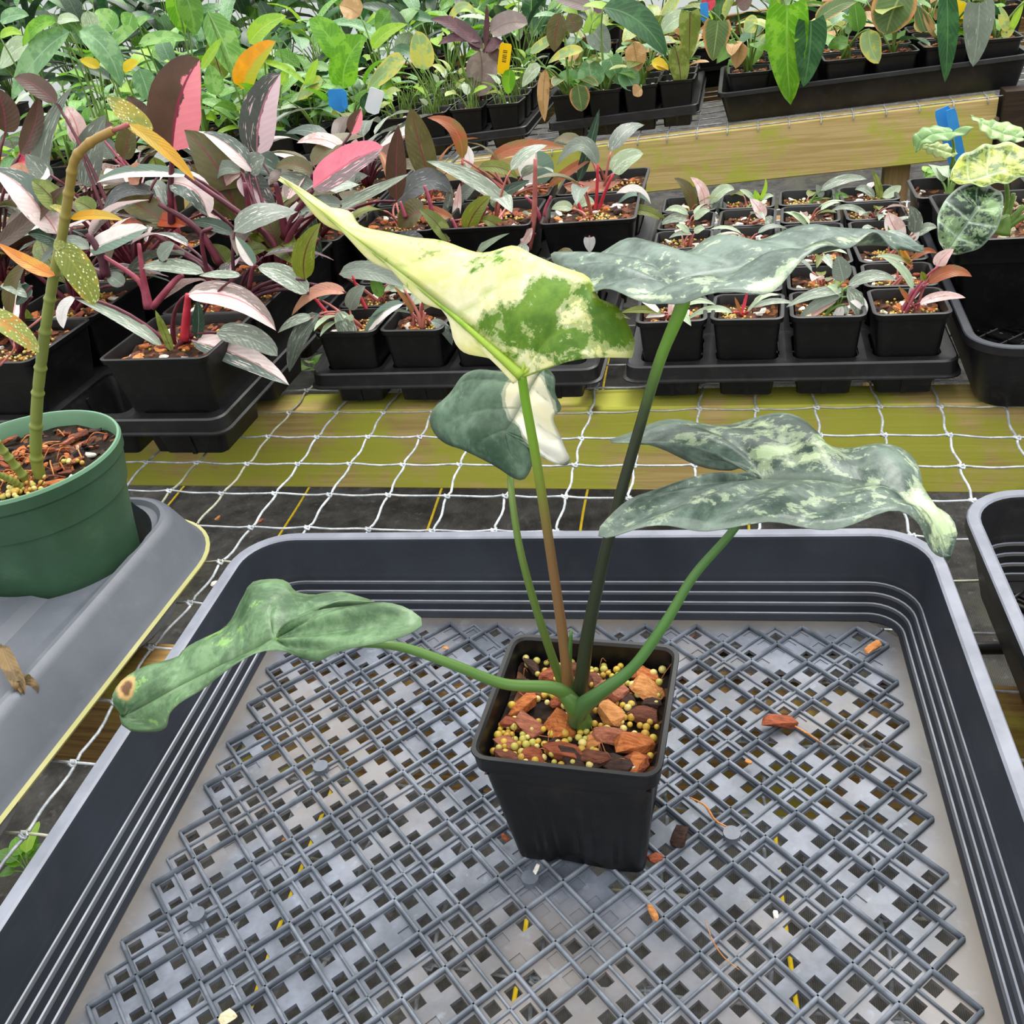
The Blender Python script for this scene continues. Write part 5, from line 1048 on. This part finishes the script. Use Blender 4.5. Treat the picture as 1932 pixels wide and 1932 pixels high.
for _ in range(6): rand_leaf(A3, random.choice(['lime', 'palegreenyel', 'brightgreen']), 'ovate', random.uniform(0, 6.28), random.uniform(0, .6), .05, .028, .05, random.uniform(.9, 1.3))
def tagobj(pts, Y, mat, label, th=.0012, lines=0, inkmat=None, t=None):
    """flat plant tag: bottom centre px, top centre px, width px"""
    b, tp, w = pts; B = aty(b[0], b[1], Y); T_ = aty(tp[0], tp[1], Y); e = empty('plant_tag', B, label, 'plant tag')
    d = T_-B; Ln = np.linalg.norm(d); d /= Ln; s = np.cross(d, CAM-B); s /= np.linalg.norm(s); s = s*.93+np.cross(s, d)*.0; n_ = np.cross(s, d); W_ = w*depth(B)/FPX/2
    out = [(-.5, 0), (.5, 0), (1, .12), (1, .93), (.8, 1), (-.8, 1), (-1, .93), (-1, .12)]
    mb = MB(); f = [s*x*W_+d*y*Ln+n_*th/2 for x, y in out]; g_ = [p-n_*th for p in f]; mb.add(f+g_, [tuple(range(8)), tuple(range(15, 7, -1))]+[(k, (k+1) % 8, 8+(k+1) % 8, 8+k) for k in range(8)])
    link('plate', mb.mesh('plate', [mat]), e)
    if lines:
        mb = MB()
        for k in range(lines):
            y0 = .40+.42*k/lines; sg = 1 if n_ @ (CAM-B) > 0 else -1; h_ = random.choice([.015, .03, .022]); q = [s*x*W_+d*y*Ln+n_*sg*(th/2+.0003) for x, y in ((-.35, y0), (.35, y0), (.35, y0+h_), (-.35, y0+h_))]; mb.add(q, [(0, 1, 2, 3)])
        link('print', mb.mesh('print', [M['ink']]), e)
tagobj(((1812, 330), (1777, 204), 30), .30, M['bluetag'], 'wide blue plant tag leaning in the small pot at right'); tagobj(((1818, 325), (1793, 206), 19), .292, M['bluetag'], 'narrower blue plant tag crossing in front of the wide one')

# ------------------------------------------------------------------ raised rear bench: trays and foliage
def upper_tray(*a, **k):
    e = cell_tray(*a, **k); e.rotation_euler = (0, -.045, 0); return e
x2, x1, x0 = -.368, -.684, -.985
upper_tray('pot_tray', (x2, YF+.04+.19, zu(x2)+.004), 4, 6, .062, .0265, .036, 'black cell tray of yellowing plants on the raised bench, centre', cells=True)
upper_tray('pot_tray', (x1, YF+.03+.22, zu(x1)+.004), 4, 6, .070, .0290, .036, 'black cell tray below the dark red plant on the raised bench')
upper_tray('pot_tray', (x0, YF+.03+.22, zu(x0)+.004), 4, 6, .070, .0290, .036, 'black cell tray under the lush green leaves on the raised bench')
x3 = .035; et = empty('deep_tray', (x3, YF+.165, zu(x3)+.004), 'deep black tray of hanging heart-shaped leaves on the raised bench, right', 'tray'); et.rotation_euler = (0, -.045, 0)
mb = MB(); hx, hy = .236, .135
loft(mb, [ring(hx+d, hy+d, .016+d, z, 6) for d, z in ((-.016, .0015), (-.004, .048), (-.003, .0495), (.003, .050), (.004, .049), (.0045, .043), (.0032, .043), (-.001, .0425), (-.012, 0), (-.018, -.001))]); polyfill(mb, ring(hx-.016, hy-.016, .004, .0015, 6)); polyfill(mb, ring(hx-.018, hy-.018, .004, -.001, 6), flip=True)
link('body', mb.mesh('body', [M['blackgloss']], ang=35), et)
for k, (bx_, by_) in enumerate(((-1.40, 1.13), (-1.05, 1.62), (-1.42, 1.62), (-.68, 1.62), (-.30, 1.52), (.10, 1.52), (-1.8, 1.62))):  # trays added so the gaps beneath the rear plants look dark
    mb = MB(); loft(mb, [ring(.165+d, .20+d, .014, z, 5) for d, z in ((-.01, .0015), (-.003, .040), (.003, .040), (.004, .034))]); polyfill(mb, ring(.155, .19, .006, .0015, 5))
    wh = ['far left beside the lush tray', 'behind the lush plants', 'second row at far left', 'behind the dark red plant', 'second row behind the yellowing plants', 'second row behind the deep tray', 'second row, beyond the left edge'][k]
    o = link('flat_tray', mb.mesh('flat_tray', [M['dull']], ang=35), loc=(bx_, by_, zu(bx_)+.004)); o.rotation_euler = (0, -.045, 0); tag(o, 'black tray added to darken the raised bench under plants, '+wh, 'tray')
U = {}
def upots(key, xs, ys, lab, kit, pet='green', group=None, dz=.006):
    U[key] = []; nm = ['leftmost', 'second', 'third', 'fourth', 'fifth', 'sixth', 'seventh', 'eighth', 'ninth', 'tenth', 'eleventh', 'twelfth']
    for j, y in enumerate(ys):
        for i, x in enumerate(xs):
            rw = ORD[j]
            U[key].append(potted('potted_plant', kit, x, y, zu(x)+dz, lab % (rw, nm[i]), 'potted plant', group, pet, .0017, random.uniform(-.06, .06), beads=False))
    return U[key]
u2 = upots('t2', [x2+(i-1.5)*.062 for i in range(4)], [YF+.04+.19-.155+.062*j for j in range(4)], 'yellowing potted plant, %s row, %s from left, centre tray of raised bench', 'small', 'green', 'yellowing plants in the centre tray of the raised bench')
u1 = upots('t1', [x1+(i-1.5)*.070 for i in range(4)], [YF+.03+.22-.175+.07*j for j in range(5)], 'sparse potted plant, %s row, %s from left, tray with the dark red plant', 'small', 'green', 'sparse plants in the tray of the dark red plant')
u0 = upots('t0', [x0+(i-1.5)*.070 for i in range(4)], [YF+.03+.22-.175+.07*j for j in range(4)], 'lush green potted plant, %s row, %s from left, tray left of the white tag', 'small', 'green', 'lush plants in the left tray of the raised bench')
u3 = upots('t3', [x3-.190+.076*i for i in range(6)], [YF+.165-.085+.085*j for j in range(3)], 'heart-leaved potted plant, %s row, %s from left, deep tray on raised bench', 'up', 'green', 'heart-leaved plants in the deep tray', .0085)
ul = upots('tl', [-1.60+.105*i for i in range(5)], [YF+.07+.10*j for j in range(4)], 'broad green potted plant, %s row, %s from left, far left of raised bench', 'up', 'green', 'green plants at the far left of the raised bench')
ub1 = upots('tb', [-1.75+.16*i for i in range(8)], [1.42+.15*j for j in range(4)], 'green foliage plant, %s row, %s from left, behind the left trays of raised bench', 'up', 'green', 'green plants behind the left trays', .009)
ub2 = upots('tc', [-.48+.13*i for i in range(8)], [1.36+.14*j for j in range(3)], 'green foliage plant, %s row, %s from left, behind the centre and right trays', 'up', 'green', 'green plants behind the centre and right trays', .009)
ub3 = upots('td', [-2.6+.26*i for i in range(12)], [2.12+.22*j for j in range(2)], 'tall dark-leaved plant, %s row, %s from left, back of the raised bench', 'up', 'green', 'tall dark plants at the back of the raised bench')
YA1, YB1, YC1 = 1.0, 1.08, 1.25
allL = u0+u1+ul
put(allL, [((648, 168), (690, 68), 66, 'brightgreen', YA1, (-14, 4), 'ovate'), ((640, 112), (583, 36), 60, 'brightgreen', YB1, (8, 6), 'ovate'), ((458, 168), (521, 78), 56, 'orangeyellow', YA1, (-16, 0), 'ovate'), ((470, 82), (541, 30), 44, 'lime', YB1, (-6, 6)), ((702, 92), (769, 46), 32, 'lime', YB1, (-8, 6)),
 ((132, 60), (22, 190), 60, 'bluegreen', YA1, (-8, 14)), ((150, 58), (229, 166), 56, 'bluegreen', YA1, (10, 18)), ((106, 42), (43, 88), 34, 'brightgreen', YA1, (-6, 14)), ((108, 42), (150, 40), 24, 'palegreen', YA1, (0, 6)), ((345, -20), (366, 68), 50, 'midgreen', YA1, (6, 0)), ((330, -20), (350, 66), 40, 'brightgreen', YA1+.02, (-6, 0)),
 ((392, 22), (448, 150), 62, 'netgreen', YA1+.04, (4, 0)), ((262, 82), (355, 76), 30, 'netgreen', YB1, (0, 8)), ((262, 130), (282, 190), 46, 'bluegreen', YA1, (2, 0), 'ovate'), ((762, 108), (692, 172), 42, 'palegreenyel', YA1, (6, 8), 'ovate'), ((188, 128), (150, 112), 24, 'yellowleaf', YA1, 2), ((232, 132), (262, 118), 26, 'yellowleaf', YA1, 2),
 ((800, 132), (786, 58), 50, 'palegreenyel', YB1, (2, 0), 'ovate'), ((845, 45), (900, 30), 18, 'palegreenyel', YB1, (0, 26)), ((500, 118), (580, 162), 16, 'lime', YA1, (0, 10)), ((578, 165), (600, 110), 20, 'lime', YA1, (0, 0)), ((250, 25), (240, 60), 40, 'netgreen', YB1, (0, 0)), ((200, 95), (285, 30), 30, 'netgreen', YB1+.05, 6),
 ((0, 70), (42, 66), 22, 'lime', YA1, 8), ((55, 85), (0, 130), 50, 'palegreen', YA1+.02, 10), ((420, 150), (395, 70), 44, 'olivegreen', YB1, 0), ((380, 130), (420, 70), 22, 'lime', YA1, (0, 0)), ((735, 20), (710, 60), 40, 'midgreen', YC1, 0), ((680, 30), (640, 10), 50, 'tan', YC1, 4), ((530, 160), (545, 130), 24, 'lime', YA1, 0), ((520, 60), (490, 0), 40, 'shadegreen', YC1, 0),
 ((215, 60), (180, 20), 50, 'netgreen', YC1, 4), ((165, 20), (180, 75), 36, 'palegreen', YB1, 0), ((0, 40), (55, 30), 34, 'bluegreen', YC1, 6), ((700, 205), (690, 175), 40, 'deepgreen', YA1, 0, 'ovate'), ((610, 150), (560, 190), 34, 'palegreenyel', YA1, 4), ((410, 180), (395, 120), 40, 'netgreen', YA1+.02, 0)])
pd = min(u1, key=lambda q: abs(q.c[0]+.63)+abs(q.c[1]-1.1)); pd.pet = 'plum'
for sp in [((912, 92), (812, 36), 32, 'plum', (0, 14)), ((925, 62), (996, 45), 50, 'plumgrey', (0, 10), 'ovate'), ((905, 78), (826, 85), 24, 'plum', (0, 12)), ((905, 95), (902, 182), 66, 'plumgrey', (6, 0), 'ovate'), ((915, 88), (918, 8), 12, 'plum', (2, 0)), ((915, 95), (950, 85), 30, 'plum', (0, 6)), ((905, 95), (880, 70), 20, 'plum', (0, 0)), ((920, 95), (945, 120), 26, 'bronze', (0, 6))]:
    leaf_px(pd, sp[0], sp[1], sp[2], sp[3], pd.c[1]-.02, sp[4], sp[5] if len(sp) > 5 else 'lance')
put(u2, [((1138, 14), (1258, 108), 62, 'deepgreen', YA1+.02, (8, 20)), ((1060, 25), (1046, 98), 42, 'olive', YA1+.02, (-4, 0)), ((1100, 95), (1034, 120), 24, 'palegreenyel', YA1, (0, 8)), ((1118, 165), (1110, 110), 56, 'bluegreen', YA1, (0, 0), 'ovate'), ((1090, 160), (1098, 210), 42, 'burnt', YA1-.03, (0, 0), 'ovate'), ((1195, 80), (1205, 135), 44, 'tan', YA1, (0, 0)), ((1175, 130), (1200, 170), 46, 'bluegreen', YA1, 0, 'ovate'), ((1272, 85), (1284, 168), 42, 'olivegreen', YA1, (4, 0)),
 ((1020, 125), (985, 165), 30, 'palegreen', YA1, 6), ((1000, 100), (1060, 60), 24, 'palegreenyel', YA1+.03, 0), ((1250, 60), (1300, 30), 40, 'palegreen', YA1+.05, 8), ((1230, 115), (1262, 130), 26, 'yellowleaf', YA1, 0), ((1090, 60), (1072, 25), 40, 'olive', YA1+.05, 0), ((1120, 60), (1150, 100), 50, 'greengrey', YA1+.03, 0, 'cord'), ((1210, 165), (1195, 180), 30, 'tan', YA1-.03, 0), ((1070, 130), (1075, 165), 44, 'bluegreen', YA1+.02, 0), ((1295, 100), (1300, 60), 30, 'tan', YA1+.03, 0), ((1150, 110), (1170, 160), 44, 'bluegreen', YA1+.02, 0, 'cord'), ((1030, 130), (1028, 230), 26, 'tan', YA1-.03, (-4, 0)), ((962, 130), (958, 178), 28, 'brightgreen', YA1, 0, 'ovate')])
put(u3, [((1486, 10), (1492, 198), 84, 'brightgreen', YA1-.03, (-4, 0), 'cord'), ((1530, 40), (1516, 164), 62, 'deepgreen', YA1-.035, (4, 0), 'cord'), ((1538, 42), (1616, 4), 38, 'burnt', YA1-.01, (0, 10)), ((1712, -30), (1672, 66), 92, 'burnt', YA1, (-6, 0), 'ovate'), ((1785, -30), (1783, 156), 42, 'deepgreen', YA1-.03, (4, 0)), ((1848, 6), (1836, 126), 58, 'greengrey', YA1-.03, (2, 0), 'cord'),
 ((1640, 55), (1658, 120), 42, 'palegreenyel', YA1-.02, (-6, 0), 'ovate'), ((1355, 40), (1345, 115), 56, 'burnt', YA1, (0, 0), 'cord'), ((1302, 22), (1300, 112), 44, 'olivegreen', YA1, (0, 0), 'cord'), ((1400, 80), (1388, 130), 36, 'tan', YA1-.01, 4), ((1395, 85), (1352, 120), 30, 'midgreen', YA1-.01, 6), ((1600, 85), (1562, 92), 32, 'midgreen', YA1, 6), ((1620, 60), (1612, 0), 36, 'midgreen', YA1+.03, 0), ((1745, 60), (1730, 10), 30, 'burnt', YA1, 0), ((1765, 70), (1740, 20), 16, 'tan', YA1, 0), ((1815, 45), (1800, 0), 40, 'yellowleaf', YA1+.02, 0), ((1900, 60), (1885, 10), 20, 'palegreenyel', YA1+.02, 0), ((1905, 62), (1932, 0), 16, 'lime', YA1+.02, 0), ((1890, 70), (1915, 50), 24, 'palegreenyel', YA1+.02, 0), ((1340, 20), (1330, -10), 30, 'pinkred', YA1+.1, 0), ((1390, 10), (1420, -10), 50, 'bronze', YA1+.1, 0), ((1430, 45), (1405, 60), 40, 'palegreenyel', YA1, 4)])
put(ub2, [((1115, 15), (1040, -5), 36, 'plumgrey', 1.4, 4), ((1120, 20), (1160, -10), 36, 'plum', 1.4, 0), ((1180, 20), (1170, 0), 12, 'pinkred', 1.4, 0), ((1335, 20), (1345, -5), 20, 'rust', 1.4, 0)])
GL = ['netgreen', 'lime', 'brightgreen', 'bluegreen', 'midgreen', 'deepgreen', 'netgreen', 'bluegreen', 'palegreen']
for pl in u0+ul:
    for _ in range(10 if pl in ul else 8): rand_leaf(pl, random.choice(GL), random.choice(['lance', 'ovate']), random.uniform(0, 6.28), random.uniform(-.3, .7), random.uniform(.055, .085), random.uniform(.022, .034), random.uniform(.02, .085), random.uniform(.8, 1.4))
for pl in u1:
    for _ in range(3): rand_leaf(pl, random.choice(['palegreenyel', 'palegreen', 'lime', 'midgreen']), 'ovate', random.uniform(0, 6.28), random.uniform(-.1, .7), random.uniform(.025, .04), random.uniform(.012, .02), random.uniform(.02, .05), random.uniform(.9, 1.4))
    gb = MB()
    for _ in range(14):
        c = pl.c-org(pl.o); a = random.uniform(0, 6.28); l = random.uniform(.025, .06); x, y = c[0]+random.uniform(-.02, .02), c[1]+random.uniform(-.02, .02)
        V, F = tube([(x, y, c[2]-.003), (x+l*.15*math.cos(a), y+l*.15*math.sin(a), c[2]+l*.6), (x+l*.4*math.cos(a), y+l*.4*math.sin(a), c[2]+l)], [.0008, .0006, .0002], 4); gb.add(V, F)
    o = link('grass_shoots', gb.mesh('grass_shoots', [L['grass']]), pl.o); o['kind'] = 'stuff'
for pl in u2:
    for _ in range(6): rand_leaf(pl, random.choice(['bluegreen', 'palegreenyel', 'burnt', 'tan', 'olivegreen', 'midgreen']), 'ovate', random.uniform(0, 6.28), random.uniform(-.3, .7), random.uniform(.03, .05), random.uniform(.018, .026), random.uniform(.02, .055), random.uniform(.8, 1.4))
for pl in u3:
    for _ in range(4): rand_leaf(pl, random.choice(['deepgreen', 'palegreenyel', 'burnt', 'tan', 'midgreen', 'brightgreen']), random.choice(['cord', 'ovate']), random.uniform(0, 6.28), random.uniform(-.6, .6), random.uniform(.035, .06), random.uniform(.022, .032), random.uniform(.02, .07), random.uniform(.8, 1.4))
for pl in ub1:
    for _ in range(9): rand_leaf(pl, random.choice(GL+['shadegreen', 'deepgreen', 'shadegreen']), random.choice(['lance', 'ovate']), random.uniform(0, 6.28), random.uniform(-.3, .8), random.uniform(.08, .13), random.uniform(.03, .045), random.uniform(.04, .14), random.uniform(.9, 1.45))
for pl in ub2:
    for _ in range(9): rand_leaf(pl, random.choice(['midgreen', 'deepgreen', 'palegreenyel', 'olivegreen', 'bluegreen', 'shadegreen', 'lime']), random.choice(['lance', 'ovate', 'cord']), random.uniform(0, 6.28), random.uniform(-.3, .8), random.uniform(.05, .09), random.uniform(.02, .035), random.uniform(.02, .10), random.uniform(.9, 1.45))
for pl in ub3:
    for _ in range(24): rand_leaf(pl, random.choice(['shadegreen', 'deepgreen', 'midgreen', 'bluegreen', 'shadegreen']), random.choice(['lance', 'ovate']), random.uniform(0, 6.28), random.uniform(-.3, 1.1), random.uniform(.13, .22), random.uniform(.04, .07), random.uniform(.05, .30), random.uniform(1.0, 1.5))
tagobj(((948, 140), (955, 82), 24), YA1+.01, M['yellowtag'], 'yellow plant tag with printed bars on the raised bench', lines=7)
tagobj(((700, 214), (712, 168), 30), YA1-.035, M['whitetag'], 'white plant tag at the front edge of the raised bench trays')
tagobj(((638, 212), (634, 168), 34), YA1-.035, M['bluetag'], 'wide faded blue plant tag among the green leaves left of the white tag'); tagobj(((652, 205), (648, 172), 12), YA1-.045, M['bluetag'], 'narrow blue tag overlapping the faded blue tag')
tagobj(((1330, 40), (1328, 5), 16), YA1+.02, M['bluetag'], 'blue plant tag beside the burnt leaf on the raised bench')
